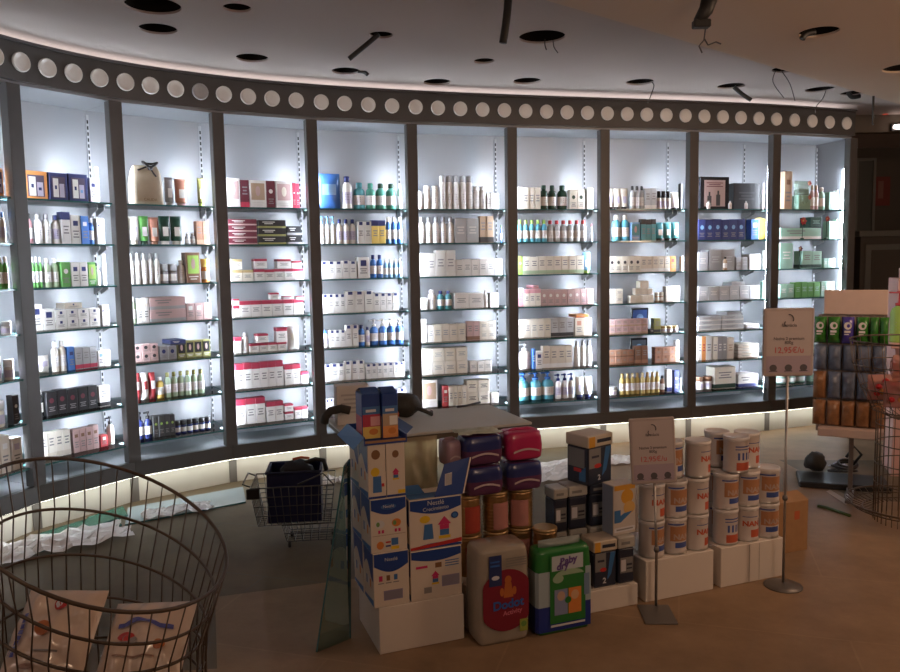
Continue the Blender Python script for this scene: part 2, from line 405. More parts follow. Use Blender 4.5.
for (x,y,d,sf) in HOLES: (hs if sf else hm).append((at_z(x,y,ZS if sf else ZC),d/2))
slab_holes('ceiling',[(-4,-3.2),(7,-3.2),(7,9.5),(-4,9.5)],ZC,ZC+.010,M_ceil,hm)
slab_holes('soffit',[(SA.x,SA.y),(SA.x,-3.2),(7,-3.2),(SB.x,SB.y)][::1],ZS,ZS+.010,M_soff,hs)
sd=Vector((-ed.y,ed.x,0))
m=MB(); slab(m,[SA,SB,SB-sd*.02,SA-sd*.02][::-1],ZS+.0101,ZC,M_soff); structure(m.build('soffit_edge'))
HL=['large empty round opening in the ceiling above the cream gift bag','empty round opening just beyond the largest ceiling hole','small round opening beside the largest ceiling hole',
 'round ceiling opening near the fascia above the maroon boxes','small ceiling opening with a black tube sticking out','ceiling opening with a torn flap hanging at its rim','round empty opening near the fascia, above the plain white cartons',
 'large round ceiling opening with two thin wires hanging out','smallest round opening, between the hanging black tube and fascia','round opening near the fascia above the dark green bottles','ceiling opening with one thin wire looping down towards the fascia',
 'ceiling opening with a short black hose, above the navy boxes','ceiling opening by the soffit edge with two long wires','ceiling opening above the end bay with one long kinked wire','ceiling opening half hidden by the soffit edge','round opening in the brown soffit with a short cable stub',
 'round opening in the soffit cut by the photo edge','ceiling opening from which a long black tube hangs','large soffit opening with a dangling lamp bracket']
for (x,y,d,sf),lab in zip(HOLES,HL):
    z=(ZS if sf else ZC)+.0105; c=at_z(x,y,ZS if sf else ZC); m=MB(); r=d/2
    m.lathe([(r+.004,0),(r+.004,.07),(.001,.071)],M_can,32,cap0=False,cap1=False)
    o=tag(m.build('ceiling_opening',None,(c.x,c.y,z)),lab,'ceiling hole','round light openings in the ceiling')
def hang(px, zs, r, name, label, cat, m=M_cable, n=6, yj=0.0):   # cable through pixel points at one distance
    Y=at_z(px[0][0],px[0][1],zs).y+yj
    pts=[at_y(x,y,Y) for x,y in px]
    mb=MB(); base=Vector(pts[0])
    mb.M=Matrix.Translation(-base); 
    sm=[]
    for i in range(len(pts)-1):
        p0=pts[max(i-1,0)];p1=pts[i];p2=pts[i+1];p3=pts[min(i+2,len(pts)-1)]
        for k in range(5):
            t=k/5; sm.append(.5*((2*p1)+(p2-p0)*t+(2*p0-5*p1+4*p2-p3)*t*t+(3*p1-p0-3*p2+p3)*t**3))
    sm.append(pts[-1]); mb.tube(sm,r,m,n)
    return tag(mb.build(name,None,base),label,cat)
hang([(379,34),(366,45),(349,59)],ZC,.013,'cable_conduit','straight black tube slanting out of the small ceiling opening','tube',n=8)
hang([(358,71),(364,72),(368,75)],ZC,.012,'ceiling_flap','torn black flap hanging at the ceiling opening rim','flap',n=8)
hang([(509,-12),(507,15),(503,43)],ZC,.017,'hanging_tube','long black corrugated tube hanging down from the ceiling','tube',n=8)
hang([(545,39),(545,45),(546.5,50)],ZC,.003,'hanging_wire','short dark wire hanging from the large ceiling opening','wire')
hang([(553,40),(554,47),(558,53)],ZC,.0025,'hanging_wire','thin kinked wire beside the short dark one in large opening','wire',M_wire)
hang([(652,82),(654,86),(651,95),(648,103)],ZC,.0035,'hanging_wire','single thin wire looping down towards the fascia discs','wire',M_wire)
hang([(734,87),(742,94),(751,100)],ZC,.015,'cable_hose','short black hose poking out of the opening above navy boxes','hose',n=8)
hang([(776,70),(773,82),(784,98)],ZC,.0025,'hanging_wire','long bent wire by the soffit edge, the first of two','wire',M_wire)
hang([(781,70),(790,84),(795,101)],ZC,.0025,'hanging_wire','long wire by the soffit edge, hanging straighter than its twin','wire',M_wire)
hang([(826,90),(823,98),(816,107),(816,113)],ZC,.003,'hanging_wire','kinked wire hanging over the fascia of the end bay','wire',M_wire)
hang([(848,92),(852,97),(860,96)],ZC,.016,'ceiling_flap','crumpled dark foil poking out of opening at soffit edge','foil',n=7)
hang([(815,32),(806,34),(802,39)],ZS,.014,'cable_stub','short black cable stub in the brown soffit opening','cable',n=8)
hang([(873.5,96),(873.2,110),(873,125)],ZS,.007,'hanging_cable','straight cable with a pale end hanging before the dark room','cable')
# lamp bracket dangling from the soffit
c=at_z(703,-6,ZS); lb=empty('lamp_bracket','dark lamp bracket dangling from the brown soffit with two bare wires','lamp bracket',(c.x,c.y,ZS))
m=MB(); m.tube([at_y(712,-10,c.y)-c,at_y(706,10,c.y)-c,at_y(698,22,c.y)-c],.03,M_cable,8,taper=[.034,.028,.02]); m.build('bracket_arm',lb)
m=MB(); q=at_y(702,24,c.y)-c; m.box(q.x-.035,q.x+.03,q.y-.02,q.y+.02,q.z-.015,q.z+.015,M_cable,.004); m.build('socket',lb)
for pts in ([(706,25),(704,40),(699,46),(702,53)],[(704,38),(708,45),(716,42),(721,44)]):
    m=MB(); m.tube([at_y(x,y,c.y)-c for x,y in pts],.003,M_wire,6); m.build('wire',lb)

# dark room beyond the end bay
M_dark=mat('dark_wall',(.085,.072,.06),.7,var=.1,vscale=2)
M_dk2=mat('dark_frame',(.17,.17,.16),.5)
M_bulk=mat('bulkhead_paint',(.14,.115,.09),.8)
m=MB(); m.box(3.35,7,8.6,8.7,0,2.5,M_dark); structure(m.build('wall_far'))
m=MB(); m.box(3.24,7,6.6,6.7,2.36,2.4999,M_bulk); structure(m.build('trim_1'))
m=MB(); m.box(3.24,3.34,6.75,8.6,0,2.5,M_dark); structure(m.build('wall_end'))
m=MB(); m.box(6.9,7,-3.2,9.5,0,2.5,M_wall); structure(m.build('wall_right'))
m=MB(); m.box(-4,-3.9,-3.2,9.5,0,2.5,M_wall); structure(m.build('wall_left'))
m=MB(); m.box(-4,7,-3.2,-3.1,0,2.5,M_wall); structure(m.build('wall_front'))
m=MB(); a=at_y(857,158,8.55); b_=at_y(875,228,8.55)
m.box(a.x,a.x+.03,8.56,8.6,0,a.z,M_dk2);m.box(b_.x-.03,b_.x,8.56,8.6,0,a.z,M_dk2);m.box(a.x+.03,b_.x-.03,8.56,8.6,a.z-.03,a.z,M_dk2);m.box(a.x+.03,b_.x-.03,8.58,8.6,0,a.z-.03,mat('dark_door',(.085,.09,.085),.5))
structure(m.build('door_1'))
a=at_y(876,176,8.5); b_=at_y(894,205,8.5)
ps=empty('poster','dim red poster on the far dark wall beside the grey door','poster',(a.x,8.59,b_.z))
m=MB(); m.box(0,b_.x-a.x,-.006,.009,0,a.z-b_.z,mat('poster_red',(.16,.025,.02),.6)); w=b_.x-a.x; h=a.z-b_.z
m.fr(w*.36,w*.64,h*.25,h*.85,-.0068,mat('poster_pale',(.22,.10,.08),.6)); m.build('poster_sheet',ps)
a=at_y(861,231,8.2); b_=at_y(905,300,8.2)
sb=empty('sideboard','dark sideboard with panelled front in the unlit far room','cabinet',(a.x,8.2,0))
m=MB(); m.box(0,1.4,0,.4,0,a.z-.06,M_dark,.004); m.build('body',sb)
m=MB(); m.box(-.03,1.42,-.03,.4,a.z-.06,a.z,M_dk2,.004); m.build('worktop',sb)
for i in range(2):
    m=MB(); x=.05+i*.68; m.box(x,x+.62,-.012,0,.06,a.z-.14,M_dk2,.003); m.box(x+.06,x+.56,-.016,-.0121,.12,a.z-.2,M_dark); m.build('door',sb)
c=at_y(897,127,6.56)
wl=empty('wall_lamp','small lit lamp on the bulkhead of the dark room','lamp',(c.x,6.599,c.z))
m=MB(); m.box(-.04,.08,-.03,0,-.03,.03,M_cable,.004); m.build('housing',wl)
m=MB(); m.M=Matrix.Rotation(PI/2,4,'Y'); m.lathe([(.016,-.03),(.02,0),(.02,.06),(.016,.08)],mat('lamp_glow',(1,1,1),.5,emit=(1,.82,.75),estr=6),12,(0,-.05,0)); m.build('bulb',wl)
c=at_y(884,115,6.59)
m=MB(); m.lathe([(.02,0),(.02,.02),(.012,.03)],mat('red_signal',(.3,.02,.02),.4,emit=(1,.12,.06),estr=.35),12); tag(m.build('signal_lamp',None,(c.x,6.57,c.z)),'tiny red signal light on the bulkhead of the dark room','lamp')

# ------------------------------------------------------------------ products on the glass shelves
CN=dict(sea='sea green',W='white',cream='cream',beige='beige',grey='grey',silver='silver grey',dark='dark grey',black='black',navy='navy',blue='blue',sky='light blue',aqua='clear blue',teal='teal',green='green',lime='lime green',pale='pale green',
 dgreen='dark green',mint='mint green',red='red',magenta='magenta',maroon='maroon',pink='pink',salmon='salmon',rose='dusty pink',orange='orange',yellow='yellow',amber='amber',olive='olive',brown='brown',tan='tan',copper='copper',gold='gold',purple='purple',lav='lavender')
CACHE={}
def q3(v): return round(v/.003)*.003
INK=mat('printed_ink',(.26,.25,.25),.6); PALE=mat('printed_pale',(.72,.70,.66),.5)
def lines(m,x0,x1,z0,z1,y,n,mm=None):
    for k in range(n):
        z=z1-(z1-z0)*(k+.5)/n; h=(z1-z0)/n*.22; e=(x1-x0)*(.0 if k%2==0 else .15)
        m.fr(x0+e,x1-e,z-h,z+h,y,mm or INK)
def make(kind,w,d,h,main,acc,sty):
    """meshes of one product kind: body first, then named parts"""
    key=(kind,q3(w),q3(d),q3(h),main,acc,sty)
    if key in CACHE: return CACHE[key]
    A=P(main); B=P(acc) if acc else A; out=[]; m=MB(); x=w/2; y=d/2; e=-y-.0006
    if kind=='c':
        if sty=='t': m.box(-x,x,-y,y,0,h*.76,A,.0015); m.box(-x-.0004,x+.0004,-y-.0004,y+.0004,h*.76,h,B,.0015); lines(m,-x*.6,x*.6,h*.3,h*.6,e,3)
        elif sty=='l': m.box(-x,x,-y,y,0,h,A,.0015); m.box(-x-.0004,x+.0004,-y-.0004,y+.0004,h*.02,h*.22,B,.001); lines(m,-x*.6,x*.6,h*.45,h*.8,e,3)
        elif sty=='h': m.box(-x,x,-y,y,0,h,A,.0015); m.fr(-x*.5,x*.5,h*.84,h*.985,e,B); m.add([(-x*.5,-y*.98,h+.0006),(x*.5,-y*.98,h+.0006),(x*.5,y*.2,h+.0006),(-x*.5,y*.2,h+.0006)],[(0,1,2,3)],B); lines(m,-x*.55,x*.55,h*.35,h*.62,e,3)
        elif sty=='s': m.box(-x,x,-y,y,0,h,A,.0015); q=min(x*.5,h*.14); m.fr(-q,q,h*.72-q,h*.72+q,e,B); lines(m,-x*.6,x*.6,h*.2,h*.5,e,3)
        elif sty=='p':
            m.box(-x,x,-y,y,0,h,A,.0015); m.fr(-x*.82,x*.82,h*.3,h*.9,e,B); m.disc(0,h*.62,x*.3,h*.18,e-.0004,P('rose' if acc!='rose' else 'cream'),16); lines(m,-x*.7,x*.7,h*.08,h*.24,e,2,PALE)
        elif sty=='d': m.box(-x,x,-y,y,0,h,A,.0015); m.disc(0,h*.62,x*.45,min(x*.5,h*.2),e,B,16); lines(m,-x*.6,x*.6,h*.15,h*.38,e,3)
        else: m.box(-x,x,-y,y,0,h,A,.0015); lines(m,-x*.6,x*.6,h*.35,h*.7,e,3,P(acc) if acc else None)
        out=[('carton',m.mesh('carton'))]
    elif kind=='f':                                   # flat long box
        m.box(-x,x,-y,y,0,h,A,.0015); m.box(-x-.0004,x+.0004,-y-.0004,y+.0004,0.001,h*.28,B,.001); lines(m,-x*.7,x*.2,h*.45,h*.85,e,2,PALE if main in('black','maroon','navy','dark') else INK)
        out=[('flat_box',m.mesh('flat_box'))]
    elif kind in 'bps':
        r=min(x,.05); hb=h*(.80 if kind=='b' else .70 if kind=='p' else .80); A=PB(main); B=PB(acc)
        sc=.86 if kind!='s' else .9
        pr=[(r*.93,0),(r,.004),(r,hb*.25),(r,hb*.62),(r,hb*.82),(r*.82,hb*.94),(r*.45,hb),(r*.45,hb+.004)]
        if kind=='s': pr=[(r*.95,0),(r,.003),(r,hb*.25),(r,hb*.62),(r,hb*.93),(r*.9,hb),(r*.85,hb+.001)]
        lab=P('W') if main not in('W','cream','beige') else P('lav' if acc in('navy','blue') else 'W')
        m.lathe(pr,A,16,sy=sc)
        m.lathe([(r*1.006,hb*.22),(r*1.006,hb*.66)],lab if sty!='n' else A,16,sy=sc,cap0=False,cap1=False)
        for k in range(3): 
            z=hb*(.56-.09*k); m.add([(r*1.012*sin(a),-sc*r*1.012*cos(a),zz) for a in (-.5,0,.5) for zz in (z-.0022,z+.0022)],[(0,2,3,1),(2,4,5,3)],P('navy' if acc=='navy' else 'grey'))
        out=[('bottle' if kind=='b' else 'pump_bottle' if kind=='p' else 'spray_bottle',m.mesh('bottle'))]
        c=MB()
        if kind=='b': c.lathe([(r*.55,hb+.0041),(r*.56,hb+.006),(r*.54,h-.003),(r*.44,h)],B,14)
        elif kind=='s': c.lathe([(r*.86,hb+.0012),(r*.88,hb+.004),(r*.86,h*.96),(r*.66,h*.99),(r*.2,h)],B,14)
        else:
            c.lathe([(r*.5,hb+.0041),(r*.5,hb+.02),(r*.2,hb+.021),(r*.16,h-.014),(r*.42,h-.013),(r*.42,h-.004),(r*.3,h)],B,12); c.box(-r*1.15,0,-r*.16,r*.16,h-.013,h-.004,B,.001)
        out.append(('pump_head' if kind=='p' else 'cap',c.mesh('cap')))
    elif kind=='t':                                   # squeeze tube standing on its cap
        r=x; hc=h*.14; A=PB(main); B=PB(acc); vs=[];fs=[]; n=16; Z=[hc,hc+.003,h*.5,h*.9,h]
        W_=[.86,.95,1.0,1.0,1.0]; D_=[.80,.85,.62,.2,.04]
        for z,wx,dy in zip(Z,W_,D_):
            for i in range(n): vs.append((r*wx*cos(2*PI*i/n),min(r,.03)*dy*sin(2*PI*i/n),z))
        for j in range(4):
            for i in range(n): fs.append((j*n+i,j*n+(i+1)%n,(j+1)*n+(i+1)%n,(j+1)*n+i))
        fs.append(tuple(4*n+i for i in range(n))); m.add(vs,fs,A,True); 
        yy=lambda z:-min(r,.03)*(.80-.5*(z-hc)/(h-hc))-.002
        m.add([(-r*.5,yy(h*.3),h*.3),(r*.5,yy(h*.3),h*.3),(r*.5,yy(h*.62)-.003,h*.62),(-r*.5,yy(h*.62)-.003,h*.62)],[(0,1,2,3)],P('W') if main not in('W','cream') else P('lav'))
        out=[('squeeze_tube',m.mesh('tube'))]; c=MB(); c.lathe([(r*.72,0),(r*.74,.002),(r*.72,hc-.0005)],B,14,sy=min(1,.026/r)); out.append(('cap',c.mesh('cap')))
    elif kind=='j':
        r=x; A=PB(main); B=PB(acc); hb=h*.64
        m.lathe([(r*.9,0),(r*.96,.004),(r*.96,hb*.9),(r*.88,hb)],A,18); m.lathe([(r*.97,hb*.2),(r*.97,hb*.75)],P('W') if main not in ('W','cream') else P('lav'),18,cap0=False,cap1=False)
        out=[('cream_jar',m.mesh('jar'))]; c=MB(); c.lathe([(r,hb+.0003),(r,h-.003),(r*.94,h)],B,18); out.append(('lid',c.mesh('lid')))
    elif kind=='g':                                   # gift box with a window and two packs inside
        m.box(-x,x,-y,y,0,h,A,.0015); m.fr(-x*.72,x*.72,h*.12,h*.86,e,mat('window_dark',(.10,.08,.13),.3))
        m.fr(-x*.6,-x*.02,h*.14,h*.8,e-.0004,P('W')); m.fr(x*.08,x*.6,h*.14,h*.62,e-.0004,P('lav')); m.fr(-x*.42,-x*.2,h*.42,h*.55,e-.0008,P('navy')); m.fr(x*.2,x*.46,h*.34,h*.44,e-.0008,P(acc or 'navy'))
        out=[('gift_box',m.mesh('gift_box'))]
    elif kind=='o':                                   # soft pouch or refill pack
        m.pillow(w,h,d,PB(main),10,10,fm=lambda u,v,f:(PB(acc) if abs(u)<.55 and -.3<v<.5 and f else None),wr=.006,seed=len(CACHE)); out=[('pouch',m.mesh('pouch'))]
    CACHE[key]=out; return out
KW=dict(c='carton',f='flat box',b='bottle',p='pump bottle',s='spray bottle',t='squeeze tube',j='jar',g='gift box',o='soft pouch')
CAT=dict(c='carton',f='box',b='bottle',p='pump bottle',s='spray bottle',t='tube',j='jar',g='gift box',o='pouch')
PART=dict(b='cap',p='pump',s='cap',t='cap',j='lid')
STY=dict(h='flap square',t='top',l='base',s='square',p='picture',d='dot')
ORD=['first','second','third','fourth','fifth','sixth','seventh','eighth','ninth','tenth','eleventh','twelfth','thirteenth','fourteenth','fifteenth','sixteenth','seventeenth','eighteenth','nineteenth','twentieth']
SHN=['top shelf','second shelf','third shelf','fourth shelf','fifth shelf','sixth shelf','lowest shelf']
LASTS={}
ITEMS={}     # (bay, shelf) -> records
def front_plane(b,inset): return POSTS[b]+NRM[b]*inset
def chord(b,px,py,inset):                # distance along the bay and height of a pixel on the bay's product front
    Q=front_plane(b,inset); p=at_plane(px,py,Q,NRM[b]); return (p.to_2d()-Q).dot(TAN[b]), p.z
def put(b,k,kind,x0,x1,yt,n,main,acc=None,sty=None,L=1,yb=None,inset=.085,dz=0.0):
    zs=SHZ[k]
    if b==0: inset=.036
    ym=SHZPX(b,(x0+x1)/2,zs,inset)
    s0,_=chord(b,x0,ym,inset); s1,_=chord(b,x1,ym,inset); _,zt=chord(b,(x0+x1)/2,yt,inset)
    s0=max(s0,.041); s1=min(s1,(POSTS[b+1]-POSTS[b]).length-.041)
    if s1-s0<.012: s1=s0+.012
    z0=zs
    if yb is not None: _,z0=chord(b,(x0+x1)/2,yb,inset); 
    cap=(SHZ[k-1]-.012 if k else ZT-.1)
    zt=min(zt,cap); H=max(.02,(zt-z0)/L); w=(s1-s0)/n
    if yb is None:
        le=LASTS.get((b,k),-1)
        if s0<le+.0005: s0=le+.0005
        LASTS[b,k]=max(le,s1)
        if s1-s0<.01: return
        w=(s1-s0)/n
    d=dict(c=min(.11,max(.04,w*.9)),f=.14,b=w,p=w,s=w,t=.05,j=w,g=.09,o=.07)[kind]
    if kind in 'bpsj': ww=min(w*.94,.115); d=ww
    else: ww=w*.965
    for l in range(L):
        for i in range(n):
            hh=H*(1-rnd.random()*.0) if kind!='c' or L>1 else H*(1-.02*rnd.random())
            hq=q3(hh) if L==1 else hh-.0006
            s=s0+w*(i+.5); ins=inset+d/2+(rnd.random()*.006 if kind in 'bpsjt' else rnd.random()*.003)
            p=POSTS[b]+TAN[b]*s+NRM[b]*ins
            ITEMS.setdefault((b,k),[]).append(dict(kind=kind,w=ww,d=d,h=hq,main=main,acc=acc,sty=sty,p=(p.x,p.y,z0+l*H+.0002+dz),rz=HEAD[b]+(rnd.uniform(-.02,.02) if kind in 'c' else 0),s=s,up=(l>0 or yb is not None)))
def SHZPX(b,px,z,inset):                 # pixel row of the shelf top at pixel column px
    lo,hi=0,672
    for _ in range(30):
        mid=(lo+hi)/2
        if chord(b,px,mid,inset)[1]>z: lo=mid
        else: hi=mid
    return lo
SPEC={}
SPEC[0]=[[('g',-6,9,168,1,'orange','navy')],[('b',0,13,212,2,'W','blue')],[('b',2,16,257,2,'green','W')],[('j',6,19,321,1,'W','W')],[('j',-8,8,357,1,'W','W'),('j',9,21,359,1,'W','W')],[('j',-6,12,401,1,'cream','W'),('c',14,26,394,1,'dark','W','d')],[('c',-8,12,436,2,'beige','W','s'),('c',13,26,436,1,'W','lav','s')]]
SPEC[1]=[
 [('g',25,49,171,1,'orange','navy'),('g',50,69,173,1,'navy','lav'),('g',69.5,89,174,1,'navy','sky'),('c',91,98,178,1,'W','navy','s'),('t',99,107,167,1,'W','cream')],
 [('b',28,36,213,1,'pink','black'),('b',37,54,214,2,'W','grey'),('b',55,63,215,1,'W','navy'),('c',63,72,212,1,'W','navy','t'),('c',72,82,215,1,'W','navy','s'),('c',82,90,216,1,'blue','W','s'),('b',90,97,218,1,'blue','W'),('c',98,110,218,2,'W','navy','s')],
 [('b',28,33,256,1,'W','W'),('b',33,45,257,3,'green','W'),('b',46,62,258,2,'pale','W'),('c',62,72,262,1,'green','W','d'),('c',72,89,262,2,'W','navy','s'),('c',89,97,262,1,'green','lime','p'),('b',97,103,266,1,'W','W'),('b',104,112,254,2,'W','W')],
 [('c',32,44,304,1,'W','navy','s'),('c',44,56,309,1,'W','navy','s'),('c',56,101,309,4,'W','navy','s',2),('c',66,84,303,1,'beige','navy','s',1,308.5),('c',103,118,305,2,'W','navy','s')],
 [('o',35,53,356,1,'W','lav'),('b',54,69,341,2,'cream','W'),('c',69,76,347,1,'blue','navy','s'),('c',76,98,347,3,'grey','magenta','l'),('c',99,111,350,2,'W','sky','s')],
 [('b',40,46,390,1,'black','W'),('c',47,99,388,5,'black','maroon','d'),('c',100,111,386,1,'W','black','l')],
 [('c',41,72,431,4,'cream','beige','l'),('c',74,100,427,4,'rose','brown','s'),('c',101,109,435,1,'red','W','s'),('p',110,119,416,1,'W','black')]]
SPEC[2]=[
 [('t',167,176,177,1,'grey','silver'),('t',177,189,179,1,'salmon','rose'),('t',200,207,178,1,'olive','lime')],
 [('b',126,130,213,1,'lime','W'),('t',130,141,216,1,'W','cream'),('t',141,151,216,1,'green','dgreen'),('t',151,161,217,1,'salmon','copper'),('t',161,184,216,2,'dgreen','W'),('b',186,197,233,2,'silver','W'),('c',192,211,221,2,'copper','tan','l')],
 [('b',130,162,253,5,'W','silver'),('j',162,179,264,2,'grey','silver'),('b',179,187,260,1,'W','W'),('c',187,201,252,1,'brown','lime','p'),('j',203,215,259,1,'orange','yellow')],
 [('b',131,138,297,1,'pale','W'),('c',138,150,298,2,'W','cream','s'),('f',150,187,297,1,'rose','grey',None,2),('c',187,212,303,3,'rose','W','s')],
 [('c',134,159,344,3,'rose','dark','d',2),('c',160,177,346,2,'grey','navy','d'),('f',171,187,340,1,'navy','dark',None,1,345),('c',178,211,340,4,'olive','black','p')],
 [('o',135,143,374,1,'red','W'),('o',143,151,373,1,'W','red'),('o',150,158,373,1,'red','W'),('b',158,166,377,1,'yellow','W'),('b',166,206,371,6,'pale','olive')],
 [('p',138,154,412,2,'navy','black'),('c',154,176,415,4,'dark','lime','d'),('j',176,212,419,6,'navy','dark')]]
SPEC[3]=[
 [('c',227,241,178,1,'W','rose','p'),('c',241,250,180,1,'maroon','magenta','l'),('c',250,267,180,1,'W','tan','p'),('c',267,276,181,1,'maroon','W','d'),('c',276,293,181,1,'W','rose','p'),('c',293,300,183,2,'magenta','W','d')],
 [('f',228,258,219,1,'maroon','rose',None,4),('f',258.5,287,220,1,'black','olive',None,3),('f',287.5,302,226,1,'black','grey',None,2)],
 [('c',231,254,270,2,'cream','gold','t'),('c',232,243,259,1,'cream','gold','t',1,269.5),('c',255,304,269,5,'W','magenta','t'),('c',255,268,259,1,'W','magenta','t',1,268.5),('c',278,292,259,1,'W','magenta','t',1,268.5),('c',292,302,261,1,'W','magenta','t',1,268.5)],
 [('c',233,240,306,1,'W','magenta','t'),('c',233,240,299,1,'W','magenta','t',1,305.5),('c',240,304,300,6,'W','magenta','t'),('c',271,280,293,1,'W','magenta','t',1,299.5),('c',284,293,296,1,'W','magenta','t',1,299.5),('c',297,305,296,1,'W','magenta','t',1,299.5)],
 [('c',235,242,337,1,'W','magenta','t'),('b',243,250,333,1,'W','silver'),('c',250,287,343,4,'W','magenta','t'),('c',257,269,334,1,'W','magenta','t',1,342.5),('c',277,288,327,1,'W','magenta','t',1,342.5),('o',289,301,326,1,'W','cream')],
 [('c',236,261,363,3,'W','magenta','t'),('c',261,284,361,3,'W','magenta','t'),('c',285,301,364,2,'W','magenta','t'),('c',301,309,372,1,'W','magenta','t')],
 [('c',237,266,398,3,'W','magenta','t'),('c',267,284,401,2,'W','magenta','t'),('c',285,294,412,1,'W','magenta','t'),('c',285,294,404,1,'W','magenta','t',1,411.5),('c',295,308,407,2,'W','magenta','t')]]
SPEC[4]=[
 [('o',318,342,173,1,'blue','sky'),('b',343,354,176,1,'W','navy'),('b',355,367,182,1,'teal','teal'),('b',367,377,183,1,'sea','sea'),('b',377,398,183,2,'sea','dgreen'),('b',398,406,184,1,'mint','W')],
 [('p',320,337,216,3,'W','sky'),('b',337,357,219,3,'W','navy'),('c',358,372,221,2,'W','navy','h'),('c',372,386,220,2,'yellow','navy','t'),('b',386,405,217,3,'blue','W')],
 [('c',321,357,261,5,'W','navy','h'),('c',358,370,257,1,'W','navy','s'),('b',371,384,255,2,'blue','navy'),('b',384,403,259,4,'sky','W')],
 [('c',323,346,294,4,'W','navy','h'),('c',346,374,291,3,'W','navy','h'),('c',374,399,293,4,'W','navy','h')],
 [('b',323,330,331,1,'W','blue'),('c',330,346,330,3,'W','navy','h'),('c',346,359,325,2,'W','navy','h'),('b',359,366,325,1,'blue','navy'),('b',366,371,327,1,'W','navy'),('p',371,405,319,4,'blue','W')],
 [('c',325,345,364,3,'W','navy','h'),('c',345,365,361,3,'W','navy','h'),('c',366,405,363,7,'W','navy','h')],
 [('c',326,338,399,3,'W','navy','h'),('c',380,406,389,4,'W','navy','h')]]
SPEC[5]=[
 [('s',418,424,191,1,'W','W'),('s',424,440,185,2,'W','W'),('s',440,474,175,5,'W','silver'),('s',474,487,186,2,'W','W'),('c',487,499,193,3,'W','grey')],
 [('b',419,455,217,5,'W','grey'),('c',455,479,218,2,'silver','W'),('c',480,494,216,2,'tan','dark','l'),('b',501,507,225,1,'blue','green')],
 [('c',420,436,253,2,'W','grey'),('c',436,456,250,2,'W','grey'),('c',456,505,259,6,'W','grey')],
 [('c',420,428,298,2,'W','grey'),('b',429,437,290,1,'W','W'),('b',438,453,291,2,'teal','navy'),('c',454,484,293,2,'W','grey'),('b',484,489,290,1,'W','W'),('c',490,499,293,1,'W','grey')],
 [('c',421,427,319,1,'W','grey'),('c',428,434,325,1,'W','grey'),('c',434,466,324,4,'beige','grey'),('c',467,480,321,2,'rose','brown','l'),('c',480,496,321,2,'cream','grey',None,2)],
 [('c',421,468,348,4,'cream','grey',None,2),('c',470,492,361,3,'W','grey'),('j',482,490,358,1,'silver','W')],
 [('c',421,438,380,1,'W','tan','p'),('c',443,449,386,1,'red','W','s'),('c',449,467,386,4,'cream','grey'),('c',467,490,380,2,'cream','dark',None,2),('c',491,499,393,1,'W','grey')]]
SPEC[6]=[
 [('c',517,541,187,4,'cream','grey'),('b',541,558,185,2,'dgreen','dgreen'),('b',559,569,185,1,'dgreen','dgreen'),('c',570,585,189,2,'cream','dgreen','d'),('c',587,594,188,1,'W','grey')],
 [('b',518,548,220,5,'aqua','lime'),('b',548,588,220,6,'silver','red'),('b',591,598,224,1,'silver','red')],
 [('c',518,523,256,1,'lime','W','d'),('c',523,584,256,8,'cream','pale','l'),('t',579,592,252,1,'sky','lime')],
 [('c',518,524,288,1,'pink','W','t'),('c',524,541,289,3,'cream','pink','t'),('c',541,594,289,8,'rose','W','d'),('f',533,539,286,1,'pink','red',None,1,288.5)],
 [('c',518,551,319,5,'cream','grey'),('c',551,574,318,3,'silver','dark','l'),('c',575,592,318,2,'beige','salmon','s'),('f',576,589,315.5,1,'orange','red',None,1,317.5)],
 [('p',521,533,344,1,'W','silver'),('c',533,536,349,1,'blue','W'),('c',536,543,351,1,'W','navy','s'),('c',543,573,346,4,'beige','W','l'),('b',575,594,341,3,'W','grey')],
 [('p',519,556,373,3,'aqua','blue'),('p',556,576,374,3,'W','navy'),('t',577,597,377,2,'W','navy')]]
SPEC[7]=[
 [('t',608,629,188,3,'cream','black'),('b',631,645,186,3,'silver','black'),('c',645,657,188,2,'silver','W','l'),('j',658,672,191,3,'W','black'),('t',672,681,192,1,'W','black'),('c',681,688,183,1,'dark','grey','s')],
 [('b',614,631,215,2,'aqua','W'),('c',631,640,222,1,'sky','teal','p'),('c',641,656,219,3,'teal','black','t'),('t',657,681,222,3,'teal','black')],
 [('c',609,641,256,5,'cream','dark','d'),('c',641,670,256,5,'beige','W','l'),('c',670,676,256,1,'orange','red','s'),('c',682,689,256,1,'W','sky','s')],
 [('c',609,623,289,2,'cream','grey',None,2),('c',630,654,295,4,'cream','beige'),('c',635,653,288.5,3,'beige','cream',None,1,294.5),('c',640,649,281,1,'beige','cream',None,1,288),('j',656,665,292,2,'tan','cream'),('c',666,680,286,2,'cream','W')],
 [('c',609,648,319,6,'rose','tan','l',2),('c',650,654,329,1,'dark','W'),('c',654,661,318,1,'olive','dark','l'),('j',662,680,326,3,'cream','gold')],
 [('c',609,634,350,4,'copper','brown','l',2),('c',635,648,346,2,'brown','copper','l'),('c',655,676,347,3,'copper','brown','s',2),('c',676,687,340,3,'W','tan','l')],
 [('j',609,619,387,1,'W','grey'),('b',621,661,373,8,'amber','gold'),('b',661,666,376,1,'brown','dark'),('c',667,672,370,1,'W','navy','l'),('c',674,679,370,1,'navy','yellow','d'),('j',680,688,378,1,'W','silver')]]
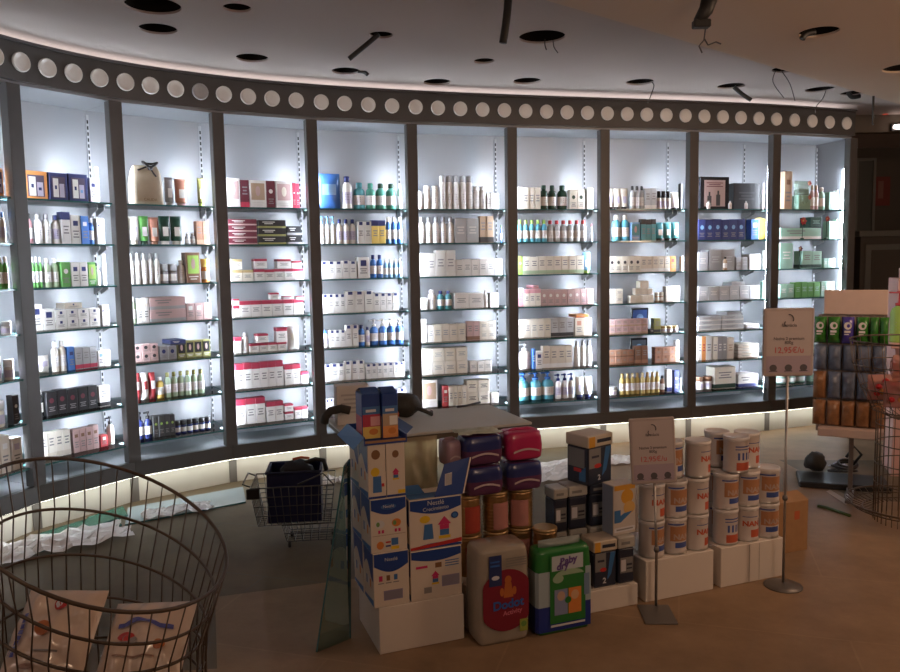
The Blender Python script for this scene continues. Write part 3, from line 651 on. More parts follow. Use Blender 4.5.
SPEC[8]=[
 [('c',733,760,183,1,'black','dark'),('b',763,771,183,2,'rose','W')],
 [('c',698,745,219,6,'navy','sky','d'),('c',751,759,219,1,'blue','W','s')],
 [('c',698,708,252,1,'silver','W'),('c',709,735,249,2,'grey','silver'),('c',736,748,257,2,'grey','silver'),('c',749,762,254,1,'W','silver'),('c',765,771,250,1,'W','mint')],
 [('c',698,760,286,6,'silver','W'),('c',731,745,282,1,'silver','grey',None,1,285.5),('c',763,770,281,1,'mint','teal')],
 [('f',698,744,316,2,'silver','W',None,3),('f',727,742,312,1,'grey','silver',None,1,315.5),('f',746,762,324,1,'W','silver')],
 [('c',698,702,336,1,'W','grey'),('c',702,706,336,1,'orange','red'),('c',706,712,336,1,'W','grey'),('c',713,718,337,1,'cream','grey'),('c',718,727,336,2,'grey','W'),('c',727,734,337,1,'beige','tan'),('f',738,761,344,1,'beige','tan',None,4)],
 [('j',698,714,377,2,'W','brown'),('c',709,736,367,1,'cream','dgreen','l'),('f',738,762,374,1,'W','navy')]]
SPEC[9]=[
 [('c',784,792,171,1,'tan','brown','s'),('b',780,792,185,2,'rose','tan'),('b',812,820,185,2,'rose','tan'),('b',821,827,187,1,'mint','W'),('c',829,836,192,1,'mint','W'),('c',837,843,190,1,'W','mint','s')],
 [('f',780,822,228,1,'mint','W'),('c',810,822,217,1,'dgreen','mint',None,1,227.5),('c',829,836,221,1,'mint','W'),('c',836,843,219,1,'mint','W')],
 [('c',780,793,243,1,'mint','W'),('c',802,822,251,2,'mint','dgreen','l'),('c',824,843,258,3,'mint','W')],
 [('c',780,794,284,2,'mint','W'),('c',795,820,282,4,'green','mint'),('c',821,843,281,3,'mint','W')],
 [('c',780,805,313,3,'mint','W'),('c',826,843,312,2,'mint','W')],
 [('c',780,808,345,3,'mint','dgreen','l'),('c',811,843,344,4,'mint','W')],
 [('j',780,808,372,3,'mint','W'),('c',811,843,373,4,'mint','W')]]
for b,rows in SPEC.items():
    for k,row in enumerate(rows):
        for it in row: put(b,k,*it)
CNT={}
for (b,k),its in ITEMS.items():
    its.sort(key=lambda r:(r['up'],r['s'],r['p'][2]))
    lower=[r for r in its if not r['up']]; upper=[r for r in its if r['up']]
    for lst,where in ((lower,'along the'),(upper,'of those stacked up on the')):
        seen={}
        for r in lst: seen.setdefault((r['kind'],r['main'],r['acc'] if (r['kind'] in PART or r['sty']) else None,r['sty'] if r['kind']=='c' else None),[]).append(r)
        for kk,rs in seen.items():
            desc='%s %s'%(CN[r_main] if (r_main:=kk[1]) else '',KW[kk[0]])
            if kk[0] in PART and kk[2]: desc+=' with %s %s'%(CN[kk[2]],PART[kk[0]])
            elif kk[3] in STY and kk[2]: desc+=' with %s %s'%(CN[kk[2]],STY[kk[3]])
            for i,r in enumerate(rs):
                pos='' if len(rs)==1 else (ORD[i] if i<len(rs)-1 or len(rs)==2 else 'last')+' '
                lab='%s%s %s %s, %s'%(pos,desc,'stacked up on' if where!='along the' else 'on',SHN[k],FULL[b])
                parts=make(r['kind'],r['w'],r['d'],r['h'],r['main'],r['acc'],r['sty'])
                nm=parts[0][0]; nm='box' if nm=='carton' and r['h']<1.25*r['w'] else nm; o=link(nm,parts[0][1],None,r['p'],r['rz'])
                tag(o,lab,'box' if nm=='box' else CAT[r['kind']],'%ss on the %s of the %s'%(KW[r['kind']],SHN[k],FULL[b]) if len(rs)>1 else None)
                for pn,me in parts[1:]: link(pn,me,o)
                CNT[nm]=CNT.get(nm,0)+1
print('PRODUCTS',CNT,sum(CNT.values()))

# special pieces on the shelves
def spot(b,k,px,inset):                  # point on a shelf at pixel column px
    ym=SHZPX(b,px,SHZ[k],inset); s,_=chord(b,px,ym,inset); p=POSTS[b]+TAN[b]*s+NRM[b]*inset
    return Vector((p.x,p.y,SHZ[k]+.0004))
def hgt(b,k,px,yt,inset): return chord(b,px,yt,inset)[1]-SHZ[k]
# cream paper gift bag with a black ribbon bow
p=spot(2,0,146.5,.09); h=hgt(2,0,146,166,.09)
gb=empty('gift_bag','cream paper gift bag tied with a black ribbon bow','gift bag',p,HEAD[2])
m=MB(); M_bag=mat('cream_paper',(.60,.51,.38),.6,var=.05); w,d=.088,.045
vs=[];fs=[];Z=[(0,1,1),(h*.1,1.02,1),(h*.55,1,.95),(h*.85,.9,.7),(h*.97,.78,.35),(h,.76,.2)]
for z,a,c in Z:
    for i in range(20):
        t=2*PI*i/20; e_=.35; X=abs(cos(t))**e_*(1 if cos(t)>=0 else -1); Y=abs(sin(t))**e_*(1 if sin(t)>=0 else -1); vs.append((w*a*X,d*c*Y,z))
for j in range(5):
    for i in range(20): fs.append((j*20+i,j*20+(i+1)%20,(j+1)*20+(i+1)%20,(j+1)*20+i))
fs+= [tuple(range(20))[::-1],tuple(100+i for i in range(20))]; m.add(vs,fs,M_bag,True); m.build('bag_body',gb)
m=MB(); M_rib=mat('black_ribbon',(.015,.014,.016),.3)
for sx in (-1,1):
    L_=[Vector((.02,-d*.75,h*.93))+Vector((sx*.042*sin(t),-.012*sin(t*2),.03*sin(t)*cos(t*.5)+.012*(1-cos(t)))) for t in [PI*i/10 for i in range(11)]]
    m.tube(L_,.007,M_rib,6)
m.lathe([(.012,-.01),(.014,0),(.012,.012)],M_rib,10,(.02,-d*.8,h*.93)); m.tube([(.02,-d*.8,h*.93),(.035,-d*.95,h*.8),(.05,-d*.9,h*.72)],.005,M_rib); m.tube([(.0,-d*.7,h*.96),(-.03,-d*.6,h*.9),(-.05,-d*.6,h*.86)],.005,M_rib)
m.build('ribbon_bow',gb)
m=MB(); lettering('CAUDALIE' if False else 'CAUDA',.022,mat('gold_ink',(.33,.24,.13),.5),gb,.01,-d*1.02,h*.10,fit=.075)
# black framed picture of bottles, black box behind the counter of samples
def framed(b,k,x0,x1,yt,inset,name,label,cat):
    p=spot(b,k,(x0+x1)/2,inset); a=spot(b,k,x0,inset); c=spot(b,k,x1,inset); w=(c-a).length; h=hgt(b,k,(x0+x1)/2,yt,inset)
    return empty(name,label,cat,p,HEAD[b]),w,h
fr_,w,h=framed(8,0,699,728,177,.09,'framed_picture','black framed picture of two bottles on the top shelf','picture')
m=MB(); m.box(-w/2,w/2,-.012,.012,0,h,PB('black'),.003); m.build('picture_frame',fr_)
m=MB(); m.fr(-w*.36,w*.36,h*.1,h*.9,-.0125,mat('picture_print',(.50,.36,.34),.5))
for sx,hh in ((-.18,.42),(.12,.46)): m.fr(w*(sx-.07),w*(sx+.07),h*.12,h*hh,-.0129,P('dark')); m.fr(w*(sx-.03),w*(sx+.03),h*hh,h*(hh+.12),-.0129,P('dark'))
lines(m,-w*.28,w*.28,h*.68,h*.84,-.0129,3,P('maroon')); m.build('picture_print',fr_)
for x_,tx in ((708.5,'small white sample bottle before the framed picture'),(730,'small white sample bottle between picture and black box'),(746,'small white sample bottle before the black box')):
    parts=make('b',.026,.026,.06,'W','silver',None); o=link('bottle',parts[0][1],None,spot(8,0,x_,.018)+Vector((0,0,.0003)),HEAD[8]); tag(o,tx,'bottle'); link('cap',parts[1][1],o)
parts=make('b',.03,.03,.10,'tan','black',None); o=link('bottle',parts[0][1],None,spot(8,2,725,.018)+Vector((0,0,.0003)),HEAD[8]); tag(o,'small brown bottle with black cap before grey cartons','bottle'); link('cap',parts[1][1],o)
# yellow round dish standing on its edge
p=spot(8,1,758,.24); h=hgt(8,1,759,211,.21)*.78; m=MB(); m.M=Matrix.Translation((0,0,h/2))@Matrix.Rotation(PI/2,4,'X')
m.lathe([(.001,-.004),(h*.28,-.004),(h*.46,.012),(h*.5,.018),(h*.485,.022),(h*.28,.004),(.001,.003)],PB('yellow'),32,cap0=False,cap1=False); tag(m.build('dish',None,p,HEAD[8]),'round yellow dish standing on its edge on second shelf','dish')
# small dark screens standing behind cartons
for (k,x0,x1,yt,lab) in ((4,631,648,308,'small framed blue display card behind dusty pink cartons'),(5,630,647,338,'small framed dark display card behind copper cartons')):
    o,w,h=framed(7,k,x0,x1,yt,.20,'display_card',lab,'display card')
    m=MB(); m.box(-w/2,w/2,-.006,.006,0,h,PB('black'),.002); m.build('card_frame',o)
    m=MB(); m.fr(-w*.42,w*.42,h*.08,h*.92,-.0065,mat('card_blue' if k==4 else 'card_dark',(.03,.09,.30) if k==4 else (.07,.09,.12),.3)); m.disc(0,h*.6,w*.2,h*.15,-.0069,mat('card_spot',(.2,.35,.6),.3)); m.build('card_print',o)
# green gift basket with a red flower, loose red flowers, a leafy sprig
def flower(m,c,r,col):
    for i in range(7):
        a=2*PI*i/7; q=Vector((cos(a)*r,-.008+.004*(i%2),sin(a)*r)); s_=Vector((-sin(a),0,cos(a)))*r*.34; C_=Vector(c)
        m.add([C_,C_+q*.55+s_,C_+q,C_+q*.55-s_],[(0,1,2,3)],P(col))
    m.lathe([(r*.22,-.004),(r*.2,.006),(.001,.01)],P('yellow'),10,c)
p=spot(9,0,801,.09); h=hgt(9,0,801,181,.09); w=.12
o=empty('gift_basket','green wrapped gift basket with red flowers on the top shelf','gift basket',p,HEAD[9])
m=MB(); m.box(-.06,.06,-.035,.035,0,h*.5,P('mint'),.004); m.box(-.045,.045,-.03,.03,h*.5001,h*.72,P('dgreen'),.004); m.build('gift_pack',o)
m=MB(); m.pillow(.14,h,.085,film('clear_wrap',(.9,.97,.93),(.5,.7,.6),.35),10,10,wr=.008,seed=3); m.build('clear_wrap',o)
for xx,zz,r in ((.025,h*.9,.022),(.03,h*.42,.02)):
    m=MB(); flower(m,(xx,-.05,zz),r,'red'); m.build('flower',o)
for (k,x_,yt,ins,lab,ns) in ((1,802,214,.05,'red paper flower standing on the flat mint box','x'),(1,826,211,.05,'red flower beside the mint cartons, second shelf','x'),(2,799,241,.05,'dark red flower between mint cartons on the third shelf','x')):
    p=spot(9,k,x_,ins); h=hgt(9,k,x_,yt,ins)
    o=empty('flower',lab,'flower',p,HEAD[9]); m=MB(); m.tube([(0,0,0),(.004,0,h*.4),(0,0,h*.7)],.003,P('dgreen')); m.lathe([(.014,0),(.012,.01)],P('dgreen'),10); m.build('stem',o)
    m=MB(); flower(m,(0,-.006,h*.72),.034 if k==1 and x_<810 else .024,'red' if k==1 else 'maroon'); m.build('bloom',o)
p=spot(9,4,820,.06); h=hgt(9,4,820,313,.06); o=empty('sprig','small green leafy sprig above the price sign','plant',p,HEAD[9])
m=MB(); m.lathe([(.012,0),(.016,.03)],P('W'),12); m.build('pot',o); m=MB()
for i in range(7):
    a=2*PI*i/7; q=Vector((cos(a)*.035,sin(a)*.02,h-.02-.02*(i%2))); b_=Vector((0,0,.03)); s_=Vector((-sin(a)*.009,cos(a)*.009,0)); m.add([b_,(b_+q)/2+s_+Vector((0,0,.01)),q,(b_+q)/2-s_+Vector((0,0,.01))],[(0,1,2,3)],P('dgreen'))
m.build('leaves',o)
# ------------------------------------------------------------------ promotion stacks on white plinths
LA=math.radians(20.4); UX=Vector((cos(LA),sin(LA))); VX=Vector((-sin(LA),cos(LA))); O2=Vector((-.26,2.573))
def uv(u,v,z=0.0):
    p=O2+UX*u+VX*v; return Vector((p.x,p.y,z))
def px_u(px,py,v):                       # where a pixel column meets the vertical plane v = const: (u, z)
    p=at_plane(px,py,O2+VX*v,VX); return (p.to_2d()-O2).dot(UX), p.z
M_wplinth=mat('white_laminate',(.66,.60,.54),.5,var=.02,vscale=4)
for (u0,u1,v0,v1,h,lab) in ((0,.312,0,.29,.165,'white display plinth under the blue and white cereal boxes'),(.345,.735,.048,.40,.165,'white display plinth behind the two diaper packs'),(.745,1.04,0,.30,.085,'low white plinth under the dark formula boxes'),(1.077,1.40,0,.30,.165,'white plinth with formula tins behind the shorter price sign'),(1.437,1.76,0,.30,.165,'white plinth with formula tins beside the taller price sign')):
    m=MB(); m.box(0,u1-u0,0,v1-v0,0,h,M_wplinth,.002)
    if u0>1.43: m.fr((u1-u0)*.44,(u1-u0)*.45,.004,h-.004,-.0006,mat('panel_joint',(.3,.27,.24),.6)); m.fr((u1-u0)*.60,(u1-u0)*.607,.004,h-.004,-.0006,mat('panel_joint',(.3,.27,.24),.6))
    tag(m.build('display_plinth',None,uv(u0,v0),LA),lab,'plinth','white plinths of the promotion display')

B_cream=mat('cereal_card',(.66,.58,.50),.5); B_blue=mat('cereal_blue',(.012,.05,.24),.4); B_red=mat('cereal_red',(.50,.03,.03),.45); B_yel=mat('cereal_yellow',(.72,.48,.03),.45); B_mag=mat('cereal_magenta',(.55,.03,.14),.45); B_mid=mat('cereal_midblue',(.05,.16,.40),.45); B_brown=mat('cereal_brown',(.22,.11,.05),.5); B_lt=mat('light_print',(.62,.62,.66),.5); B_or=mat('print_orange2',(.65,.22,.05),.45); B_card=mat('raw_cardboard',(.34,.19,.09),.7,var=.08)
def arch(m,w,z0,z1,e,mm):                 # blue cap whose lower edge bows down
    n=16; m.add([(-w+2*w*i/n,e,z0-(z1-z0)*.55*sin(PI*i/n)) for i in range(n+1)]+[(w,e,z1),(-w,e,z1)],[tuple(range(n+3))],mm)
def bow(m,w,z0,h,e,mm):                   # mound rising from the bottom edge
    n=16; m.add([(-w,e,z0)]+[(w,e,z0)]+[(w-2*w*i/n,e,z0+h*(.35+.65*sin(PI*i/n))) for i in range(n+1)],[tuple(range(n+3))],mm)
def house(m,cx,cz,s,e):
    m.add([(cx-s*.62,e,cz),(cx+s*.62,e,cz),(cx,e,cz+s*.72)],[(0,1,2)],B_mag); m.fr(cx-s*.42,cx+s*.42,cz-s*.42,cz-.0002,e,B_mag); m.fr(cx-s*.42,cx+s*.42,cz-s*.95,cz-s*.43,e,B_mid); m.fr(cx-s*.55,cx+s*.55,cz-s*1.25,cz-s*.97,e,B_yel)
def side_print(m,x,y0,y1,h):              # blue waves on the left side of a box
    n=10; m.add([(x,y0,h)]+[(x,y1,h)]+[(x,y1-(y1-y0)*i/n,h*(.62+.14*sin(5*i/n))) for i in range(n+1)],[tuple(range(n+3))][:1],B_blue)
    m.add([(x,y0,0.004),(x,y0,h*.14),(x,y1,h*.08),(x,y1,.004)],[(0,1,2,3)],B_mid)
    for k in range(3): m.add([(x,y0+(y1-y0)*(.25+.2*k),h*.32),(x,y0+(y1-y0)*(.25+.2*k),h*.48),(x,y0+(y1-y0)*(.38+.2*k),h*.48),(x,y0+(y1-y0)*(.38+.2*k),h*.32)],[(0,1,2,3)],[B_or,B_lt,B_mid][k])
def cereal(kind,u0,u1,v0,v1,z0,z1,lab):
    w=(u1-u0); d=v1-v0; h=z1-z0; o=empty('cereal_box',lab,'cereal box',uv((u0+u1)/2,v0,z0),LA)
    m=MB(); x=w/2; m.box(-x,x,0,d,0,h,B_cream,.002); e=-.0007; side_print(m,-x-.0007,d*.02,d*.98,h)
    if kind=='panels':                    # blue top, two picture rows
        arch(m,x*.96,h*.80,h*.985,e,B_blue); m.disc(0,h*.84,x*.42,h*.05,e-.0004,B_mid); m.disc(0,h*.84,x*.34,h*.036,e-.0007,B_blue)
        for sx,c in ((-.5,B_lt),(.42,B_or)):
            m.disc(x*sx,h*.53,x*.26,h*.075,e,c,16); m.disc(x*(sx-.1),h*.53,x*.1,h*.045,e-.0004,mat('print_g',(.15,.3,.1),.5),12)
            for k in range(2): m.fr(x*(sx-.1+.2*k),x*(sx+.02+.2*k),h*.36,h*.42,e,B_mag)
        m.fr(-x*.92,x*.92,h*.318,h*.324,e,B_brown); m.disc(-x*.5,h*.14,x*.2,h*.075,e,B_or,16); m.fr(x*.1,x*.55,h*.04,h*.10,e,B_yel); m.fr(x*.12,x*.5,h*.12,h*.25,e,B_mid); m.fr(-x*.2,x*.08,h*.17,h*.2,e,B_red); m.fr(-x*.2,x*.08,h*.10,h*.13,e,B_blue)
    elif kind=='back':                    # back panel with barcode
        arch(m,x*.96,h*.76,h*.985,e,B_blue)
        for k in range(3): m.fr(-x*.7+x*.42*k,-x*.5+x*.42*k,h*.48,h*.58,e,(B_mag,B_brown,B_mid)[k]); m.fr(-x*.75+x*.42*k,-x*.42+x*.42*k,h*.43,h*.45,e,INK)
        m.fr(-x*.45,x*.62,h*.12,h*.30,e,mat('print_lilac',(.28,.25,.40),.5))
        for k in range(18): m.fr(-x*.4+x*.055*k,-x*.375+x*.055*k,h*.14,h*.28,e-.0004,INK)
    elif kind=='house':
        arch(m,x*.97,h*.80,h*.985,e,B_blue); house(m,x*.32,h*.46,x*.42,e); m.disc(-x*.42,h*.60,x*.2,h*.075,e,B_yel,18)
        m.add([(-x*.5,e-.0004,h*.2),(-x*.1,e-.0004,h*.2),(-x*.14,e-.0004,h*.5),(-x*.44,e-.0004,h*.5)],[(0,1,2,3)],B_mid); bow(m,x*.97,.003,h*.10,e-.0002,B_blue)
        m.add([(-x*.98,e-.0006,h*.015),(x*.98,e-.0006,h*.075),(x*.98,e-.0006,h*.155),(-x*.98,e-.0006,h*.07)],[(0,1,2,3)],B_red)
    elif kind=='houseback':
        arch(m,x*.97,h*.84,h*.985,e,B_blue); house(m,-x*.05,h*.46,x*.26,e); m.fr(-x*.5,-x*.2,h*.13,h*.25,e,INK); m.fr(x*.2,x*.9,h*.22,h*.44,e,mat('print_lilac',(.28,.25,.40),.5)); m.fr(-x*.8,-x*.35,h*.64,h*.69,e,B_mag); m.fr(-x*.05,x*.2,h*.62,h*.72,e,B_brown)
        for k in range(3): m.fr(x*.34,x*.88,h*(.62+.05*k),h*(.64+.05*k),e,B_mid)
        for k in range(14): m.fr(x*.24+x*.046*k,x*.262+x*.046*k,h*.24,h*.42,e-.0004,INK)
    elif kind=='narrow1':
        m.disc(-x*.1,h*.82,x*.5,h*.09,e,B_brown,14); m.disc(-x*.2,h*.50,x*.5,h*.085,e,B_yel,16); m.add([(-x*.5,e-.0004,h*.12),(x*.5,e-.0004,h*.12),(x*.45,e-.0004,h*.42),(-x*.45,e-.0004,h*.42)],[(0,1,2,3)],B_mid); m.fr(x*.5,x*.8,h*.22,h*.28,e,B_red)
        m.fr(-x,x,.002,h*.05,e,B_blue)
    elif kind=='narrow2':
        m.disc(0,h*.80,x*.36,h*.07,e,B_brown,14); house(m,0,h*.46,x*.62,e); m.fr(x*.2,x*.98,h*.06,h*.13,e,B_yel); m.fr(-x,x,.002,h*.05,e,B_blue)
    m.build('carton_body',o); return o
def tone(m): return m
o=cereal('back',-.015,.112,.004,.130,.1655,.358,'lower cereal box with barcode panel, corner of the stack'); lettering('Nestlé',.016,B_lt,o,0,-.0016,.162,fit=.045)
cereal('panels',-.018,.110,.135,.27,.1655,.358,'lower cereal box hidden behind the barcode box')
o=cereal('panels',-.020,.108,.004,.130,.3585,.548,'cereal box with two rows of small pictures, middle of the stack'); lettering('Nestlé',.013,B_lt,o,0,-.0022,.156,fit=.038)
cereal('panels',-.020,.108,.135,.27,.3585,.548,'middle cereal box hidden behind the picture box')
cereal('narrow1',-.024,.038,.004,.13,.5485,.735,'narrow cereal carton with yellow sun, top of corner stack')
cereal('narrow2',.040,.106,.004,.13,.5485,.735,'narrow cereal carton with magenta house, top of corner stack')
cereal('narrow1',-.024,.038,.135,.27,.5485,.735,'narrow cereal carton behind the yellow sun carton')
cereal('narrow2',.040,.106,.135,.27,.5485,.735,'narrow cereal carton behind the magenta house carton')
o=cereal('houseback',.118,.308,.004,.130,.1655,.345,'wide cereal box under the open one, small house on front')
o=cereal('house',.118,.312,.006,.132,.3455,.526,'open wide cereal box with Nestlé lettering and raised blue flap'); 
lettering('Nestlé',.020,B_lt,o,.0,-.0014,.157,fit=.060); lettering('Crecimiento',.018,B_lt,o,.0,-.0014,.138,fit=.095,slope=.03)
m=MB(); m.disc(.07,.112,.014,.012,-.0016,B_blue,16); m.disc(.07,.112,.009,.008,-.0019,B_mid,14); m.build('seal_print',o)
m=MB(); F0=Vector((0.028,.004,0.1815)); m.add([(-0.002,.004,0.1820),(0.103,.004,0.1820),(0.138,.02,0.3060),(0.043,.02,0.2910)],[(0,1,2,3)],B_blue)
m.add([(-0.002,.0055,0.1820),(0.103,.0055,0.1820),(0.138,.0215,0.3060),(0.043,.0215,0.2910)],[(3,2,1,0)],B_blue)
m.add([(0.1035,.0035,0.1840),(0.1085,.0035,0.1840),(0.1445,.0185,0.3060),(0.1385,.0185,0.3060)],[(0,1,2,3)],B_cream)
m.add([(0.038,.0075,0.2170),(0.064,.0075,0.2200),(0.068,.0140,0.2610),(0.042,.0140,0.2570)],[(0,1,2,3)],B_lt); 
for k in range(7): 
    q=.041+.0034*k; m.add([(q,.0070,.220),(q+.0015,.0070,.220),(q+.0052,.0132,.257),(q+.0037,.0132,.257)],[(0,1,2,3)],INK)
fl=m.build('box_flap',o); fl['label']='raised blue flap with barcode patch'
m=MB(); m.add([(-.093,.006,.1833),(.093,.006,.1833),(.093,.06,.1838),(-.093,.06,.1838)],[(0,1,2,3)],B_mid); m.add([(-.093,.0605,.1838),(-.02,.0605,.1838),(-.03,.10,.205),(-.085,.10,.205)],[(0,1,2,3)],B_mid); m.build('box_flap',o)
cereal('house',.118,.312,.138,.27,.1655,.36,'wide cereal box at the back of the plinth, hidden row'); 
# blue open tray and the two little cartons standing in it
t=empty('tray','blue cardboard tray on top of the cereal boxes','tray',uv(.03,.002,.7355),LA)
m=MB(); m.box(-.065,.085,0,.25,0,.006,B_blue); m.box(-.065,-.061,0,.25,.006,.028,B_blue); m.box(.081,.085,0,.25,.006,.028,B_blue); m.box(-.06,.08,.246,.25,.006,.028,B_blue); m.box(-.06,.08,0,.004,.006,.014,B_card)
m.build('tray_body',t)
m=MB(); m.add([(-.065,0,.0285),(-.065,.25,.0285),(-.105,.24,-.006),(-.10,.01,-.012)],[(0,1,2,3)],B_mid); m.add([(.085,0,.0285),(.115,.02,.045),(.115,.2,.045),(.085,.25,.0285)],[(0,1,2,3)],B_blue); m.build('tray_flap',t)
for u0,u1,v0,cs,lab in ((-.025,.04,.06,('pink','magenta','yellow'),'small pink and yellow snack carton in the blue tray'),(.043,.10,.05,('W','tan','orange'),'small orange snack carton in the blue tray, beside the pink one')):
    o=empty('snack_carton',lab,'carton',uv((u0+u1)/2,v0,.7420),LA); m=MB(); x=(u1-u0)/2; h=.158; m.box(-x,x,0,.09,0,h,B_blue,.003); e=-.0007
    m.fr(-x*.95,x*.95,h*.55,h*.72,e,B_mid); m.fr(-x*.95,x*.95,h*.28,h*.55,e,P(cs[1])); m.fr(-x*.95,x*.95,h*.02,h*.28,e,P(cs[2])); m.fr(-x*.1,x*.9,h*.30,h*.50,e-.0004,P(cs[0])); m.disc(x*.2,h*.17,x*.5,h*.07,e-.0004,B_or,14); m.fr(-x*.6,x*.5,h*.60,h*.66,e-.0004,B_lt)
    m.add([(-x-.0007,.004,h*.02),(-x-.0007,.086,h*.02),(-x-.0007,.086,h*.5),(-x-.0007,.004,h*.5)],[(3,2,1,0)],P(cs[1])); m.build('carton_body',o)
    m=MB(); m.add([(-x,0,h+.0005),(x,0,h+.0005),(x*.9,.045,h+.016),(-x*.9,.045,h+.016)],[(0,1,2,3)],B_blue); m.add([(-x,.09,h+.0005),(x,.09,h+.0005),(x*.9,.05,h+.016),(-x*.9,.05,h+.016)],[(3,2,1,0)],B_blue); m.build('carton_top',o)
# bag of clear film behind the open box
def crumple(w,d,h,n,seed,mm,amp,dome=.0,thick=0.0):
    m=MB(); vs=[]
    for j in range(n+1):
        for i in range(n+1):
            u=i/n*2-1; v=j/n*2-1; q=noise.noise(Vector((u*2.3+seed,v*2.3,seed)))+.5*noise.noise(Vector((u*6+seed,v*6,1.7)))
            ed_=1+.16*noise.noise(Vector((u*2,v*2,seed*3)))
            vs.append((u*w/2*ed_,v*d/2*ed_,max(.0,h*dome*(1-u*u)*(1-v*v)+abs(q)*amp)+.0015))
    m.add(vs,[(j*(n+1)+i,j*(n+1)+i+1,(j+1)*(n+1)+i+1,(j+1)*(n+1)+i) for j in range(n) for i in range(n)],mm,False)
    return m
M_film=film('clear_film',(.92,.93,.92),(.55,.52,.44),.45)
M_milk=film('milky_film',(.95,.95,.95),(.88,.86,.84),.85)
m=MB(); m.pillow(.16,.34,.10,film('amber_film',(.8,.75,.6),(.42,.36,.25),.55),14,14,wr=.02,seed=5); tag(m.build('plastic_bag',None,uv(.215,.205,.3605),LA),'crumpled translucent bag standing behind the open cereal box','bag')

# diaper packs standing on the floor
def pack(w,d,h,base,bevel=.03):
    m=MB(); n=10; vs=[]; fs=[]
    Z=[0,.012,.04,.5*h,h-.05,h-.015,h]; S=[.93,.98,1,1.015,1,.97,.90]
    for z,s in zip(Z,S):
        for i in range(32):
            t=2*PI*i/32; e_=.28; X=abs(cos(t))**e_*(1 if cos(t)>=0 else -1); Y=abs(sin(t))**e_*(1 if sin(t)>=0 else -1)
            vs.append((w/2*s*X,d/2*s*Y+.004*noise.noise(Vector((X*2,z*12,Y)))*(1 if 0<z<h else 0),z))
    for j in range(6):
        for i in range(32): fs.append((j*32+i,j*32+(i+1)%32,(j+1)*32+(i+1)%32,(j+1)*32+i))
    fs+=[tuple(range(32))[::-1],tuple(192+i for i in range(32))]
    m.add(vs,fs,base,True); return m
D_film=mat('diaper_film',(.33,.29,.24),.22,var=.05,vscale=15,coat=.3); D_mar=mat('diaper_maroon',(.20,.012,.03),.3,coat=.2); D_navy=mat('diaper_navy',(.02,.035,.13),.3); D_or=mat('baby_orange',(.45,.13,.03),.5); D_bl=mat('logo_blue',(.03,.12,.42),.4); D_pk=mat('logo_pink',(.60,.16,.22),.4); D_lime=mat('sticker_lime',(.30,.34,.06),.5)
o=empty('diaper_pack','grey diaper pack with a maroon front and Dodot lettering','diaper pack',uv(.432,-.022,0),LA)
m=pack(.197,.13,.345,D_film); m.build('pack_film',o)
m=MB(); e=-.0695; n=40
pts=[]
for i in range(n):
    t=2*PI*i/n; pts.append((max(-.084,min(.092,.006+.107*cos(t))),e-.0005,.158+.112*sin(t)))
m.add(pts,[tuple(range(n))],D_mar); m.fr(-.06,-.012,.215,.325,e-.0015,D_navy); m.disc(-.036,.245,.015,.008,e-.002,B_lt,14); m.fr(-.055,-.02,.285,.292,e-.002,D_bl); m.fr(-.055,-.02,.30,.305,e-.002,D_bl)
m.disc(.012,.232,.013,.015,e-.0015,D_or,16); m.add([(-.006,e-.0015,.168),(.032,e-.0015,.168),(.024,e-.0015,.222),(.0,e-.0015,.222)],[(0,1,2,3)],D_or); m.disc(-.012,.19,.008,.016,e-.0015,D_or,10); m.disc(.036,.19,.008,.016,e-.0015,D_or,10)
m.fr(.056,.086,.035,.08,e-.0015,D_lime); m.disc(.071,.062,.011,.011,e-.002,mat('sticker_green',(.12,.25,.05),.5),12)
for k in range(4): m.fr(.005,.085,.278+.009*k,.282+.009*k,e-.0012,mat('film_text',(.22,.20,.18),.5))
m.build('front_print',o)
lettering('Dodot',.048,D_bl,o,.012,e-.0022,.130,bold=.0015,fit=.118,slope=.05); lettering('Activity',.026,D_pk,o,.028,e-.0022,.106,bold=.0006,fit=.075,slope=.08)
G_grn=mat('pack_green',(.02,.17,.035),.35,coat=.2); G_blue=mat('pack_blue',(.012,.03,.22),.35,coat=.2); G_pale=mat('pack_pale',(.34,.42,.46),.4); 
o=empty('diaper_pack','green and blue diaper pack standing beside the maroon one','diaper pack',uv(.668,-.050,0),LA)
m=pack(.222,.084,.312,G_grn); 
m.build('pack_film',o)
m=MB(); e=-.0465
def wrapband(z0,z1,mm,gap=.001,side=True):
    w,d=.112+gap,.0432+gap
    pts_=[(-w,d*.55),(-w,-d*.72),(-w*.93,-d),(w*.93,-d),(w,-d*.72),(w,d*.55)]
    for a,b in zip(pts_[:-1],pts_[1:]): m.add([(a[0],a[1],z0),(b[0],b[1],z0),(b[0],b[1],z1),(a[0],a[1],z1)],[(0,1,2,3)],mm)
wrapband(.012,.105,G_blue,.0016); wrapband(.105,.235,G_pale,.0016)
m.fr(-.062,.082,.04,.295,e-.0012,G_grn); m.fr(-.055,.072,.235,.290,e-.0022,mat('pack_cloud',(.45,.50,.54),.4)); m.fr(-.06,.08,.028,.036,e-.0022,B_lt)
m.disc(.015,.212,.06,.025,e-.0026,mat('pack_mint',(.30,.42,.28),.4),24,.15,PI-.15); m.disc(-.03,.205,.022,.016,e-.0028,mat('pack_mint',(.30,.42,.28),.4),16)
m.fr(-.045,.008,.07,.165,e-.0026,mat('pack_lilac',(.22,.26,.42),.4)); m.fr(.012,.064,.07,.165,e-.0026,B_or); m.disc(-.018,.14,.016,.018,e-.003,mat('baby_tone',(.50,.34,.26),.5),16); m.disc(.038,.138,.016,.018,e-.003,mat('baby_tone2',(.60,.36,.20),.5),16); m.disc(.01,.122,.013,.013,e-.0034,G_grn,16)
m.fr(.076,.098,.13,.21,e-.0026,mat('pack_tag',(.16,.24,.36),.4)); m.build('front_print',o)
